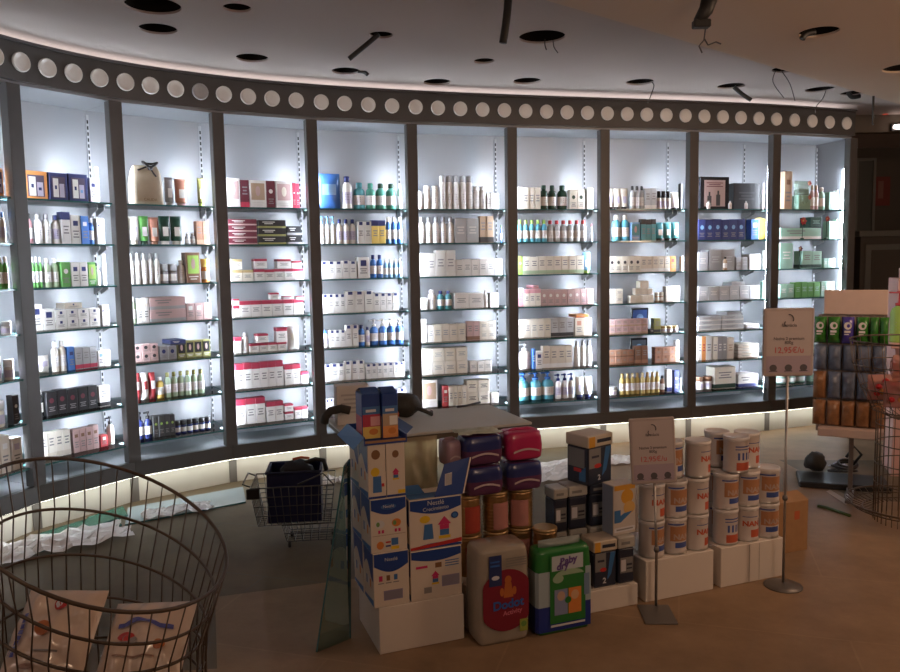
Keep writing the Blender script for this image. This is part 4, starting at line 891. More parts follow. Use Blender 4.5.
lettering('Baby',.026,mat('logo_violet',(.12,.07,.25),.4),o,.012,e-.0032,.258,bold=.0012,fit=.07,slope=.1); lettering('dry',.024,mat('logo_violet',(.12,.07,.25),.4),o,-.012,e-.0032,.240,bold=.0012,fit=.05,slope=.1)
m=MB(); m.pillow(.17,.030,.05,film('clear_film2',(.8,.85,.82),(.4,.45,.45),.6),10,6,wr=.006,seed=9,c=(0,0,.308)); tp=m.build('top_fold',o)

# gold ribbed tins with the bagged diapers on top
T_gold=mat('gold_tin',(.42,.26,.12),.3,.8); T_pink=mat('tin_label_pink',(.45,.20,.18),.4); T_red=mat('tin_label_red',(.40,.06,.04),.4)
def ribbed(lab,u,v,z,r,h,band,rot):
    o=empty('ribbed_tin',lab,'tin',uv(u,v,z),LA); m=MB(); pr=[(r,0),(r,.006)]
    for k in range(9): zz=.012+(h-.03)*k/9; pr+=[(r*.965,zz),(r*.965,zz+.004),(r,zz+.009)]
    pr+=[(r*.97,h-.012),(r*1.0,h-.008),(r*1.0,h)]
    m.lathe(pr,T_gold,28); m.build('tin_body',o)
    m=MB(); m.add([(r*1.012*sin(a),-r*1.012*cos(a),zz) for a in [rot-.75+.15*i for i in range(11)] for zz in (.012,h*.80)],[(2*i,2*i+2,2*i+3,2*i+1) for i in range(10)],band,True); m.build('tin_label',o)
    m=MB(); m.lathe([(r*1.02,h+.0003),(r*1.02,h+.010),(r*.9,h+.012)],mat('tin_lid_gold',(.45,.30,.14),.35,.5),28); m.build('lid',o)
TZ=.166; h1=.142
for i,(u,lab,bd) in enumerate(((.40,'gold ribbed tin beside the open cereal box',T_red),(.515,'gold ribbed tin with a pinkish label under the purple bags',T_pink),(.620,'bare gold ribbed tin, the farthest from the cereal boxes',T_pink))):
    ribbed('lower '+lab.replace('gold ribbed tin','gold tin')+', mostly hidden',u,.175,TZ,.049,h1,bd,-.4 if i else .2); ribbed(lab,u,.175,TZ+h1+.0125,.049,h1,bd,-.5 if i==2 else .2)
ZT2=TZ+2*(h1+.0125)
D_pur=mat('bag_purple',(.10,.03,.09),.28,coat=.3); D_nv=mat('bag_navy',(.02,.03,.14),.28,coat=.3); D_fu=mat('bag_fuchsia',(.42,.02,.10),.3,coat=.3); D_lil=mat('bag_lilac',(.34,.22,.27),.35,coat=.3); D_wh=mat('bag_white_swoosh',(.50,.40,.42),.4)
def bagd(lab,u,v,z,w,h,d,a,b,seed,rot=0,swoosh=D_wh):
    o=empty('diaper_bag',lab,'diaper bag',uv(u,v,z),LA+rot); m=MB()
    vs=[];fs=[]; n=28; Z=[0,.06,.25,.5,.75,.94,1]; S=[.9,.98,1.02,1.03,1.02,.97,.88]
    for zz,s in zip(Z,S):
        for i in range(n):
            t=2*PI*i/n; e_=.4; X=abs(cos(t))**e_*(1 if cos(t)>=0 else -1); Y=abs(sin(t))**e_*(1 if sin(t)>=0 else -1); q=1+.05*noise.noise(Vector((X*2+seed,Y*2,zz*4)))
            vs.append((w/2*s*X*q,d/2*s*Y*q,h*zz))
    for j in range(6):
        for i in range(n): fs.append((j*n+i,j*n+(i+1)%n,(j+1)*n+(i+1)%n,(j+1)*n+i))
    fs+=[tuple(range(n))[::-1],tuple(6*n+i for i in range(n))]; k0=len(m.f); m.add(vs,fs,a,True)
    for j in range(3,6):
        for i in range(n): m.m[j*n+i]=m.mi(b)
    m.build('bag_film',o)
    m=MB(); y=-d/2*1.10; m.add([(-w*.36+w*.72*i/10,y-.001,h*(.30+.10*sin(PI*i/10))+q_) for i in range(11) for q_ in (-h*.035,h*.035)],[(2*i,2*i+2,2*i+3,2*i+1) for i in range(10)],swoosh); m.build('print_swoosh',o)
    m=MB(); m.tube([(-w*.47,0,h*.93),(-w*.2,0,h+.004),(w*.2,0,h+.004),(w*.47,0,h*.93)],.007,a,6); m.build('sealed_fold',o); return o
bagd('lower purple diaper bag resting on the gold tins',.455,.17,ZT2+.001,.145,.105,.11,D_pur,D_nv,1)
bagd('upper purple diaper bag on the lower one',.450,.17,ZT2+.118,.15,.105,.11,D_pur,D_nv,2)
bagd('purple diaper bag under the fuchsia pack',.620,.17,ZT2+.001,.145,.105,.11,D_pur,D_nv,3)
bagd('fuchsia diaper pack with a pale stripe on top',.620,.17,ZT2+.118,.15,.105,.105,D_fu,D_fu,4,swoosh=D_wh)
bagd('pale lilac diaper bag leaning over the open cereal box',.338,.19,ZT2+.118,.06,.09,.09,D_lil,D_lil,6,.1)
ribbed('round tin with a broad flat brown lid, behind the green pack',.690,.103,TZ,.046,.150,T_pink,0)
m=crumple(.17,.10,.02,10,3,mat('leaflet_paper',(.42,.45,.38),.5),.012,.5); tag(m.build('leaflet',None,uv(.44,.165,ZT2+.232),LA),'crumpled pale green leaflet lying on the purple bags','leaflet')

# dark formula boxes with flared lids
F_dark=mat('formula_navy',(.022,.028,.05),.35); F_grey=mat('formula_grey',(.20,.20,.20),.4); F_lid=mat('formula_lid_cream',(.52,.45,.36),.4); F_lidg=mat('formula_lid_grey',(.42,.41,.38),.4); F_blue=mat('formula_blue',(.04,.15,.36),.4); F_or=mat('formula_orange',(.60,.30,.04),.4)
def formula(lab,u,v,z,w,d,h,lid,style,rot=0.0,num=None,side=False):
    o=empty('formula_box',lab,'formula box',uv(u,v,z),LA+rot); m=MB(); x=w/2*.95; y=d/2*.95; hb=h*.76
    m.box(-x,x,-y,y,0,hb,F_dark,.006); e=-y-.0007
    if style=='swoosh':
        m.fr(-x*.9,x*.05,hb*.45,hb*.97,e,F_grey); m.add([(x*.15,e-.0003,hb*.2),(x*.5,e-.0003,hb*.35),(x*.9,e-.0003,hb*.97),(x*.45,e-.0003,hb*.97),(x*.3,e-.0003,hb*.6)],[(0,1,2,3,4)],F_blue); m.fr(-x*.7,-x*.1,hb*.72,hb*.78,e-.0004,F_dark); m.disc(-x*.2,hb*.5,x*.3,hb*.06,e-.0004,B_red,14)
    else:
        m.fr(-x*.8,x*.8,hb*.30,hb*.74,e,F_grey); m.fr(-x*.7,-x*.1,hb*.35,hb*.68,e-.0004,B_lt); m.fr(0,x*.7,hb*.5,hb*.56,e-.0004,F_dark); m.fr(0,x*.7,hb*.4,hb*.44,e-.0004,F_dark)
    if side:
        X=-x-.0007; m.add([(X,y*.8,hb*.45),(X,-y*.7,hb*.45),(X,-y*.7,hb*.95),(X,y*.8,hb*.95)],[(0,1,2,3)],F_grey); m.add([(X-.0004,y*.3,hb*.33),(X-.0004,-y*.4,hb*.33),(X-.0004,-y*.4,hb*.43),(X-.0004,y*.3,hb*.43)],[(0,1,2,3)],B_red); m.add([(X-.0003,-y*.2,hb*.1),(X-.0003,-y*.8,hb*.1),(X-.0003,-y*.8,hb*.5),(X-.0003,-y*.2,hb*.3)],[(0,1,2,3)],F_blue)
    m.build('box_body',o)
    m=MB(); m.box(-w/2,w/2,-d/2,d/2,hb+.0003,h,lid,.004)
    if style=='swoosh': m.fr(-x*.3,x*.85,hb+(h-hb)*.35,hb+(h-hb)*.65,-d/2-.0006,F_dark); m.fr(-x*.95,-x*.45,hb+.002,h*.98,-d/2-.0006,F_or)
    else: m.fr(-x*.7,x*.4,hb+(h-hb)*.35,hb+(h-hb)*.6,-d/2-.0006,F_grey)
    m.build('lid',o)
    if num: lettering(num,.03,B_lt,o,-x*.1,e-.001,hb*.12,bold=.0008)
    return o
formula('formula box with a white 2 and orange lid, beside the green pack',.905,.065,.0855,.105,.10,.185,F_lid,'swoosh',0,'2')
formula('grey labelled formula box at the front edge of the low plinth',1.0,.065,.0855,.075,.10,.185,F_lidg,'label')
formula('lower dark formula box at the back of the low plinth',.868,.20,.0855,.08,.09,.19,F_lidg,'label')
formula('second-tier dark formula box with pale lid, beside the gold tins',.785,.19,.2762,.062,.085,.175,F_lidg,'label')
formula('lower dark formula box beside the gold tins',.785,.20,.0855,.062,.09,.19,F_lidg,'label')
formula('second-tier dark formula box under the top pair',.866,.20,.2762,.085,.09,.175,F_lidg,'label')
formula('lower formula box hidden behind the grey labelled one',.960,.20,.0855,.085,.10,.19,F_lidg,'label')
formula('second-tier dark formula box beside the orange carton',.962,.20,.2762,.082,.09,.175,F_dark,'label')
formula('large formula box turned cornerwise on top of the stack, white 2',.945,.205,.4518,.145,.125,.20,F_lid,'swoosh',.27,'2',True)
o=empty('biscuit_carton','white and blue biscuit carton with orange rounds, above the grey formula box','carton',uv(1.005,.080,.2712),LA+.10)
m=MB(); m.box(-.055,.055,-.035,.035,0,.20,mat('biscuit_white',(.52,.47,.43),.45),.002); e=-.0357
m.disc(.012,.15,.03,.03,e,F_or,20); m.disc(.022,.105,.028,.026,e-.0003,mat('biscuit_gold',(.62,.38,.12),.5),20); m.fr(-.05,.05,.012,.03,e,B_lt); m.add([(-.05,e-.0006,.06),(-.02,e-.0006,.05),(.04,e-.0006,.09),(-.005,e-.0006,.085)],[(0,1,2,3)],F_blue); m.fr(-.04,.04,.018,.024,e-.0004,INK); m.fr(-.05,.05,.178,.198,e,F_or)
m.add([(-.0557,-.033,.004),(-.0557,.033,.004),(-.0557,.033,.196),(-.0557,-.033,.196)],[(3,2,1,0)],mat('biscuit_side',(.24,.30,.42),.45)); m.fr(-.05,-.02,.05,.1,e-.0003,F_blue); m.build('carton_body',o)

# white formula tins with orange red print
N_white=mat('tin_white',(.56,.50,.47),.4); N_lid=mat('tin_lid',(.60,.56,.54),.4); N_red=mat('tin_orange_red',(.50,.10,.05),.4); N_blue=mat('tin_blue',(.05,.09,.30),.4); N_or=mat('tin_orange',(.42,.20,.10),.4); N_rim=mat('tin_rim',(.55,.53,.5),.3,.8)
TR,TH=.0505,.148; NTIN={}
def wrap(m,r,a0,a1,z0,z1,mm,n=10): m.add([(r*sin(a0+(a1-a0)*i/n),-r*cos(a0+(a1-a0)*i/n),z) for i in range(n+1) for z in (z0,z1)],[(2*i,2*i+2,2*i+3,2*i+1) for i in range(n)],mm,True)
def tin_parts(st):
    if st in NTIN: return NTIN[st]
    m=MB(); r=TR; m.lathe([(r,0),(r*1.015,.002),(r*1.015,.005),(r*.985,.008),(r*.985,TH-.02),(r*1.01,TH-.017),(r*1.01,TH-.0135)],N_white,32,ms=[N_rim,N_rim,N_rim,N_white,N_white,N_rim])
    q=r*.99
    if st==0: wrap(m,q,-.9,.9,.055,.115,N_or); wrap(m,q*1.003,-.5,.7,.028,.050,N_blue); wrap(m,q,-1.3,1.4,.012,.02,N_lid); wrap(m,q,-1.1,.3,.12,.126,N_blue)
    elif st==1: wrap(m,q,-.7,.8,.012,.045,N_red); [wrap(m,q,-.6+.36*k,-.42+.36*k,.055,.085,N_blue,3) for k in range(4)]; wrap(m,q,-.8,.8,.108,.113,N_blue); wrap(m,q,-.8,.8,.097,.101,N_blue)
    else: wrap(m,q,-.2,1.3,.02,.052,N_red); wrap(m,q*1.002,-.9,.5,.105,.108,N_blue); [wrap(m,q,.65,1.25,.062+.009*k,.065+.009*k,N_blue,4) for k in range(4)]
    body=m.mesh('tin_body')
    m=MB(); m.lathe([(r*1.03,TH-.0132),(r*1.034,TH-.011),(r*1.03,TH-.0005),(r*.96,TH),(r*.9,TH-.003),(.001,TH-.003)],N_lid,32,cap1=False); lid=m.mesh('lid')
    me=text_mesh('NAN',.030,N_red if st!=0 else mat('tin_script',(.46,.34,.28),.4),.0012); qq=r*1.0; kx=1.15
    for v in me.vertices: a=(v.co.x*kx)/qq; v.co=(qq*1.006*sin(a+(0.1 if st!=2 else -.15)),-qq*1.006*cos(a+(0.1 if st!=2 else -.15)),v.co.y+(.118-.055 if st==0 else .062 if st==1 else .068))
    me.name='lettering'
    if st==1: me=None
    NTIN[st]=(body,lid,me); return NTIN[st]
def ntin(u,v,z,st,rot,lab):
    b,l,t=tin_parts(st); o=empty('formula_tin',lab,'tin',uv(u,v,z),LA+rot,'white formula tins with orange red print'); link('tin_body',b,o); link('lid',l,o)
    if t: link('lettering',t,o)
CU=[1.142,1.248,1.354]; DU=[1.504,1.611,1.717]; V1,V2=.058,.165
WHC=['beside the orange carton','in the middle','at the gap between plinths']; WHD=['at the gap between plinths','in the middle','behind the tall sign pole']
for t,z,nm in ((0,.1655,'bottom row'),(1,.1657+TH,'second row')):
    for i in range(3):
        ntin(CU[i],V1,z,(0,0,2)[i] if t==0 else (2,0,2)[i],(.3,.0,.35)[i],'white tin, %s, %s, shorter sign plinth'%(nm,WHC[i]))
        ntin(DU[i],V1,z,((1,2,0),(0,0,0))[t][i],(.1,-.1,-.25)[i],'white tin, %s, %s, tall sign plinth'%(nm,WHD[i]))
    ntin(CU[1]+.02,V2,z,2,.2,'hidden back tin of the %s, shorter sign plinth'%nm); ntin(DU[0]+.02,V2,z,0,.2,'hidden back tin of the %s behind the gap, tall sign plinth'%nm); ntin(DU[1]+.03,V2,z,2,.2,'hidden back tin of the %s in the middle, tall sign plinth'%nm)
z=.1659+2*TH
ntin(1.262,.105,z,0,.5,'top tin half hidden by the shorter price sign'); ntin(1.369,V1+.01,z,2,.5,'top tin standing alone at the end of the shorter sign plinth')
ntin(1.553,V1,z,1,.05,'top tin facing forward with red base band, front of three'); ntin(1.650,.105,z,2,.3,'top tin showing NAN, beside the front one of three'); ntin(1.548,.172,z,0,.2,'top tin peeking out behind the other two')

# price signs on thin poles
S_card=mat('sign_card',(.50,.43,.42),.5); S_frame=mat('sign_acrylic',(.45,.38,.36),.3); S_pole=mat('pole_chrome',(.38,.36,.34),.35,.8); S_ink=mat('sign_ink',(.09,.08,.09),.6); S_red=mat('sign_red',(.55,.10,.10),.6); S_plate=mat('base_plate',(.16,.15,.145),.4,.5)
def sign(lab,px,py,x0,x1,y0,y1,base,yaw,lean):
    g=at_z(px,py); o=empty('price_sign',lab,'sign',g,yaw); Y=g.y
    a=at_y(x0,y0,Y); b_=at_y(x1,y1,Y); w=(b_.x-a.x); zt,zb=a.z,b_.z; h=zt-zb; cx=(a.x+b_.x)/2-g.x
    m=MB(); 
    if base=='slab': m.box(-.07,.05,-.15,.010,0,.006,S_plate,.002)
    else: m.lathe([(.075,0),(.075,.004),(.04,.012),(.012,.016)],S_plate,28)
    m.build('base_plate',o)
    m=MB(); m.tube([(0,0,.005),(0,0,.38 if base!='slab' else .25),(cx*.9,0,zb)],.0055,S_pole,8); m.build('pole',o)
    m=MB(); m.lathe([(.009,0),(.011,.008),(.009,.02)],S_plate,10,(0,0,.36 if base!='slab' else .22)); m.build('clamp_knob',o)
    m=MB(); m.M=Matrix.Translation((cx,0,zb))@Matrix.Rotation(lean,4,'Y'); m.box(-w/2,w/2,-.006,.006,0,h,S_frame,.004); m.build('sign_frame',o)
    p=empty('x','x','x'); bpy.data.objects.remove(p)
    m=MB(); m.M=Matrix.Translation((cx,0,zb))@Matrix.Rotation(lean,4,'Y'); e=-.0068
    m.fr(-w*.44,w*.44,h*.05,h*.96,e,S_card); 
    m.fr(-w*.44,w*.44,h*.05,h*.30,e-.0003,mat('sign_lilac',(.40,.32,.38),.5))
    sw=[Vector((cos(t)*w*.085*(1-.35*t/PI),e-.0006,h*.845+sin(t)*w*.085)) for t in [-.6+.3*k for k in range(9)]]
    m.tube(sw,.0022,S_ink,5); m.tube([v_+Vector((-w*.035,0,-w*.1)) for v_ in [Vector((-cos(t)*w*.055,e-.0006,h*.85-sin(t)*w*.055)) for t in [-.8+.3*k for k in range(9)]]],.002,S_ink,5)
    for cxx in (-.30,0,.30): m.disc(w*cxx,h*.125,w*.075,h*.05,e-.0006,S_ink,16); m.fr(w*(cxx-.08),w*(cxx+.08),h*.07,h*.085,e-.0007,S_ink)
    pr=m.build('sign_card',o)
    for tx,sz,zz,ft,mm in (('farmàcia',.03,.73,.30,S_ink),('Nativa 2 premium',.03,.535,.60,S_ink),('800g',.03,.475,.17,S_ink),('12,95€/u',.05,.345,.56,S_red)):
        t=lettering(tx,sz,mm,o,0,e-.0009,h*zz,fit=w*ft,bold=.0004)
        for v in t.data.vertices: q=Matrix.Rotation(lean,4,'Y')@v.co; v.co=(q.x+cx,q.y,q.z+zb)
    return o
sign('shorter price sign on a pole before the formula tins, square base',656,607,632,676.5,418,483,'slab',-.05,-.05)
sign('taller price sign on a thin pole, round base beside the tins',783,586,763.5,812.5,308.5,375.5,'disc',0,0)

# cardboard box behind the plinths
a=at_z(803,551); cb=empty('cardboard_box','open brown cardboard box on the floor behind the tall sign pole','cardboard box',(a.x-.09,a.y+.05,0),.35)
m=MB(); m.box(-.10,.10,-.07,.07,0,.235,B_card,.002); m.fr(.02,.05,.15,.19,-.0706,mat('box_mark',(.45,.10,.04),.6)); m.build('box_body',cb)
m=MB(); m.add([(-.10,-.07,.2355),(.10,-.07,.2355),(.10,-.0,.262),(-.10,-.0,.262)],[(0,1,2,3)],B_card); m.add([(-.10,.07,.2355),(.10,.07,.2355),(.10,.0,.258),(-.10,.0,.258)],[(3,2,1,0)],B_card); m.build('box_flap',cb)

# ------------------------------------------------------------------ white counter behind the stacks
TZ0=.60; tr=at_z(532,422,TZ0); ct_=empty('counter_table','low white counter table behind the promotion stacks','table',(tr.x,tr.y,0),LA)
M_top=mat('white_table_top',(.50,.49,.46),.35,var=.03,vscale=5); M_apron=mat('table_apron',(.12,.095,.07),.5)
m=MB(); m.box(-.86,0,0,.50,TZ0-.012,TZ0,M_top,.002); m.build('table_top',ct_)
m=MB(); m.box(-.85,-.01,.01,.49,TZ0-.04,TZ0-.0125,M_apron,.002); m.build('apron',ct_)
for x in (-.66,-.18):
    for y in (.04,.46): m=MB(); m.box(x-.02,x+.02,y-.02,y+.02,0,TZ0-.0405,M_apron,.003); m.build('leg',ct_)
def on_table(px,py): return at_z(px,py,TZ0+.0005)
# black bag with an orange patch
p=on_table(404,417); o=empty('black_bag','black bag with an orange patch lying on the white counter','bag',p,.2)
def lump(w,d,h,mm,seed,amp=.25,n=22,flat=True):
    m=MB(); vs=[];fs=[]; r=10
    for j in range(r+1):
        f=PI*j/r
        for i in range(n):
            t=2*PI*i/n; s=1+amp*noise.noise(Vector((cos(t)*sin(f)*1.8+seed,sin(t)*sin(f)*1.8,cos(f)*1.8)))
            vs.append((w/2*sin(f)*cos(t)*s,d/2*sin(f)*sin(t)*s,max(0,h/2+h/2*cos(f)*s*1.0)))
    for j in range(r):
        for i in range(n): fs.append((j*n+i,(j+1)*n+i,(j+1)*n+(i+1)%n,j*n+(i+1)%n))
    m.add(vs,fs,mm,True); return m
M_bk=mat('black_fabric',(.025,.023,.02),.7,bump=.3,vscale=60)
lump(.17,.12,.12,M_bk,2,.15).build('bag_body',o)
m=MB(); m.M=Matrix.Translation((-.068,-.058,.003)); q=lump(.075,.05,.045,mat('orange_cloth',(.55,.10,.02),.6),4); q.M=m.M
q2=lump(.075,.05,.045,mat('orange_cloth',(.55,.10,.02),.6),4); q2.v=[Matrix.Translation((-.07,-.05,.002))@v for v in q2.v]; c_=q2.build('orange_patch',o)
m=MB(); m.tube([(.05,-.04,.05),(.1,-.05,.03),(.13,-.03,.012),(.14,.03,.012)],.010,M_bk,6); m.build('strap',o)
p0=on_table(468,406); m=MB(); m.tube([on_table(x,y)-p0+Vector((0,0,.006)) for x,y in ((457,408),(466,407),(474,405),(480,403.5))],.006,mat('black_plastic',(.02,.02,.02),.4),7); tag(m.build('pen',None,p0),'black pen-like rod lying on the bare counter top','pen')
p=on_table(352,423); o=empty('paper_carrier','white carrier carton with a pink stripe at the counter end','carton',p,.30)
m=MB(); m.box(-.075,.075,-.04,.04,0,.185,mat('carrier_white',(.60,.57,.55),.5),.003); m.fr(.045,.062,.04,.165,-.0407,P('pink')); lines(m,-.055,.03,.05,.15,-.0407,5,mat('carrier_print',(.42,.40,.40),.5)); m.build('carton_body',o)
p=on_table(331,427); m=MB(); m.tube([Vector(q) for q in ((-.03,-.01,.02),(-.022,-.01,.05),(.0,-.005,.075),(.05,0,.085),(.09,.0,.075))],.02,M_bk,10); tag(m.build('hose',None,(p.x,p.y,p.z)),'thick black bent hose resting at the counter end','hose')

# glass pane leaning on the cereal stack
g0=at_z(319,652); g1=at_z(350,630); M_pane=glassy('loose_glass',(.72,.86,.82),.12); M_pe=mat('pane_edge',(.05,.14,.14),.1,spec=.8)
top0=Vector((-.375,2.68,.64)); top1=Vector((-.368,2.77,.64)); t_=Vector((-.006,.002,0))
g0=Vector((-.481,2.60,0.0)); g1=Vector((-.375,2.695,0.0))
m=MB(); vs=[g0,g1,top1,top0,g0+t_,g1+t_,top1+t_,top0+t_]; base=Vector(g0); vs=[v-base for v in vs]
m.add(vs,[(0,1,2,3),(7,6,5,4)],M_pane); m.add(vs,[(0,4,5,1),(1,5,6,2),(2,6,7,3),(3,7,4,0)],M_pe); tag(m.build('glass_sheet',None,base),'tall glass sheet leaning beside the cereal boxes','glass sheet')

# ------------------------------------------------------------------ shopping baskets with a navy crate
W_st=mat('chrome_wire',(.14,.14,.14),.35,.85)
k=at_z(312,541); bs=empty('wire_trolley','low wire trolley frame carrying the wire basket','trolley',(k.x,k.y,0),.12)
def wirebox(m,x0,x1,y0,y1,z0,z1,sl,nx,ny,nz,r):
    def P_(x,y,z): f=(z-z0)/(z1-z0); s=sl*(1-f); return Vector((x*(1-s),y*(1-s),z))
    for z in [z0+(z1-z0)*i/nz for i in range(nz+1)]:
        m.tube([P_(x0,y0,z),P_(x1,y0,z),P_(x1,y1,z),P_(x0,y1,z)],r if 0<z<z1-1e-6 else r*1.8,W_st,5,True)
    for i in range(nx+1):
        x=x0+(x1-x0)*i/nx; m.tube([P_(x,y0,z1),P_(x,y0,z0),P_(x,y1,z0),P_(x,y1,z1)],r,W_st,4)
    for i in range(ny+1):
        y=y0+(y1-y0)*i/ny; m.tube([P_(x0,y,z1),P_(x0,y,z0),P_(x1,y,z0),P_(x1,y,z1)],r,W_st,4)
m=MB(); wirebox(m,-.13,.13,-.10,.10,.035,.12,.15,6,5,2,.002); m.build('lower_frame',bs)
for x in (-.1,.1):
    for y in (-.07,.07):
        m=MB(); m.M=Matrix.Translation((x,y,.0165))@Matrix.Rotation(PI/2,4,'Y'); m.lathe([(.016,-.006),(.0165,0),(.016,.006)],mat('castor_rubber',(.03,.03,.03),.6),14); m.build('caster',bs)
k2=Vector((k.x-.05,k.y,.1205)); bk=empty('wire_basket','wire shopping basket holding the navy crate','basket',k2,.12)
m=MB(); wirebox(m,-.22,.17,-.13,.13,.004,.19,.14,11,8,4,.002); m.build('wire_frame',bk)
m=MB(); m.tube([(-.22,-.10,.19),(-.255,-.10,.205),(-.255,.10,.205),(-.22,.10,.19)],.004,W_st,6); m.box(-.235,-.175,-.138,-.132,.14,.19,mat('black_plastic',(.02,.02,.02),.4),.003); m.build('basket_handle',bk)
m=MB(); m.tube([(.17,-.136,.19),(.12,-.137,.25),(-.0,-.136,.20)],.004,W_st,6); m.build('rim_bar',bk)
k3=k2+Vector((-.02,.0,.0105)); cr_=empty('crate','navy plastic crate standing in the wire basket','crate',k3,.12)
M_nv=mat('navy_plastic',(.012,.018,.07),.35); m=MB()
m.box(-.125,.125,-.10,.10,0,.006,M_nv); m.box(-.125,-.119,-.10,.10,.006,.24,M_nv); m.box(.119,.125,-.10,.10,.006,.24,M_nv); m.box(-.119,.119,-.10,-.094,.006,.24,M_nv); m.box(-.119,.119,.094,.10,.006,.24,M_nv); m.build('crate_body',cr_)
m=MB(); m.tube([(-.128,-.103,.24),(.128,-.103,.24),(.128,.103,.24),(-.128,.103,.24)],.006,M_nv,6,True); m.build('crate_rim',cr_)
q2=lump(.155,.12,.09,mat('dark_cloth',(.03,.03,.035),.8),8); q2.v=[v+Vector((0,0,.0)) for v in q2.v]; o=tag(q2.build('dark_cloth',None,k3+Vector((.01,-.005,.185)),.12),'crumpled dark cloth with an orange edge in the navy crate','cloth')
m=MB(); m.box(-.11,.11,-.088,.088,.0065,.184,mat('packed_black',(.03,.03,.035),.7),.01); tag(m.build('packed_box',None,k3,.12),'black box filling the navy crate under the cloth','box')
m=MB(); m.tube([(-.02,.02,.088),(.02,.03,.094),(.06,.03,.088)],.007,mat('orange_cloth',(.55,.10,.02),.6),6); m.build('orange_edge',o)
m=MB(); m.tube([(.03,0,.07),(.09,-.01,.092),(.130,-.02,.088),(.143,-.025,.04)],.011,M_bk,6); m.build('strap',o)

# ------------------------------------------------------------------ loose glass shelves and plastic sheets by the plinth
M_frost=film('frosted_glass',(.85,.93,.95),(.60,.68,.70),.55); M_greeng=film('green_glass',(.45,.65,.55),(.08,.26,.20),.45)
def pane(lab,pts,z=.0008,th=.008,mm=None):
    P4=[at_z(x,y) for x,y in pts]; c=sum(P4,Vector())/4; m=MB(); slab(m,[(p-c) for p in P4],0,th,mm or M_greeng,M_pe); return tag(m.build('glass_shelf_pane',None,(c.x,c.y,z)),lab,'glass shelf','glass shelves lying on the floor')
pane('long pale glass shelf lying on the floor along the plinth',[(125,526),(246,503),(243,488),(128,509)],mm=M_frost)
pane('green edged glass shelf lying under the white plastic',[(24,558),(122,526),(110,513),(36,536)])
pane('glass shelf on the floor behind the green edged one',[(84,532),(128,518),(123,509),(88,520)],.0095)
def sheet(lab,cx,cy,w,d,rot,seed,mm,amp,z=.001): 
    p=at_z(cx,cy); m=crumple(w,d,.04,16,seed,mm,amp,.6); return tag(m.build('plastic_sheet',None,(p.x,p.y,z),rot),lab,'plastic sheet')
sheet('crumpled white plastic sheet on the glass by the plinth, largest',56,549,.66,.26,.72,11,M_milk,.06,.0185)
sheet('small white plastic sheet crumpled on the pale glass shelf',178,514,.36,.13,.55,13,M_milk,.035,.0095)
sheet('white plastic sheet beside the leaning glass pane',333,484,.20,.10,.3,15,M_milk,.05)
sheet('shiny clear plastic sheet spread behind the gold tins, largest',552,472,.55,.38,.4,17,M_milk,.035)
sheet('clear plastic sheet lying behind the formula boxes',612,462,.35,.22,.2,19,M_milk,.03)
sheet('bluish plastic scrap lying before the end bay plinth',839,467,.10,.07,.2,21,mat('blue_scrap',(.42,.44,.60),.4),.02)
def paper(lab,pts,mm,name='paper_scrap'):
    P4=[at_z(x,y) for x,y in pts]; c=sum(P4,Vector())/len(P4); m=MB(); slab(m,[p-c for p in P4],0,.0015,mm); return tag(m.build(name,None,(c.x,c.y,.0009)),lab,'paper')
paper('torn pale card strip at the foot of the bag rack',[(830,490),(850,502),(846,505),(826,492)],mat('pale_card',(.45,.38,.32),.7))
p=at_z(834,512); m=MB(); m.tube([at_z(x,y)-p+Vector((0,0,.006)) for x,y in ((818,507),(827,509),(836,512),(842,514),(850,517))],.009,mat('green_strip',(.06,.10,.02),.5),6); tag(m.build('green_strip',None,p),'curved dark green strip lying on the brown floor','strip')

# ------------------------------------------------------------------ round wire basket in front
WB=mat('brown_wire',(.115,.085,.065),.4,.5)
wb=empty('round_wire_basket','large round wire dump basket with a slanted rim','basket',(-.83,1.80,0))
RINGS=[(-.828,1.808,.728,.300,.526,-.099),(-.829,1.79,.631,.270,.470,-.05),(-.847,1.79,.537,.255,.375,-.01),(-.85,1.79,.44,.245,.28,0),(-.85,1.79,.34,.238,.19,0),(-.85,1.79,.23,.230,.10,0),(-.85,1.79,.12,.224,.04,0),(-.85,1.79,.012,.22,0,0)]
NW=44; cols=[[] for _ in range(NW)]
for j,(x,y,z,R_,nx,ny) in enumerate(RINGS):
    ax=Vector((nx,ny,1)).normalized(); a=(Vector((1,0,0))-ax*ax.x).normalized(); b_=ax.cross(a); c=Vector((x+.83,y-1.80,z))
    m=MB(); m.tube([c+a*(R_*cos(2*PI*i/60))+b_*(R_*sin(2*PI*i/60)) for i in range(60)],.0048 if j==0 else .0038,WB,7,True); m.build('rim_ring' if j==0 else 'hoop',wb)
    for i in range(NW): t=2*PI*(i+.3)/NW; cols[i].append(c+a*((R_+.003)*cos(t))+b_*((R_+.003)*sin(t)))
m=MB()
for cc in cols: m.tube(cc,.0019,WB,5)
m.build('upright_wires',wb)
m=MB()
for r_ in (.06,.12,.18): m.ring((-.02,-.01,.012),r_,.0025,WB,40)
for i in range(8): t=PI*i/8; m.tube([(-.02-.22*cos(t),-.01-.22*sin(t),.013),(-.02+.22*cos(t),-.01+.22*sin(t),.013)],.0022,WB,5)
m.build('base_grid',wb)
K_cream=mat('pack_cream_film',(.66,.53,.44),.22,var=.05,vscale=18,coat=.3); K_blue=mat('pack_blue_print',(.10,.12,.42),.35); K_red=mat('pack_red_print',(.50,.04,.04),.35)
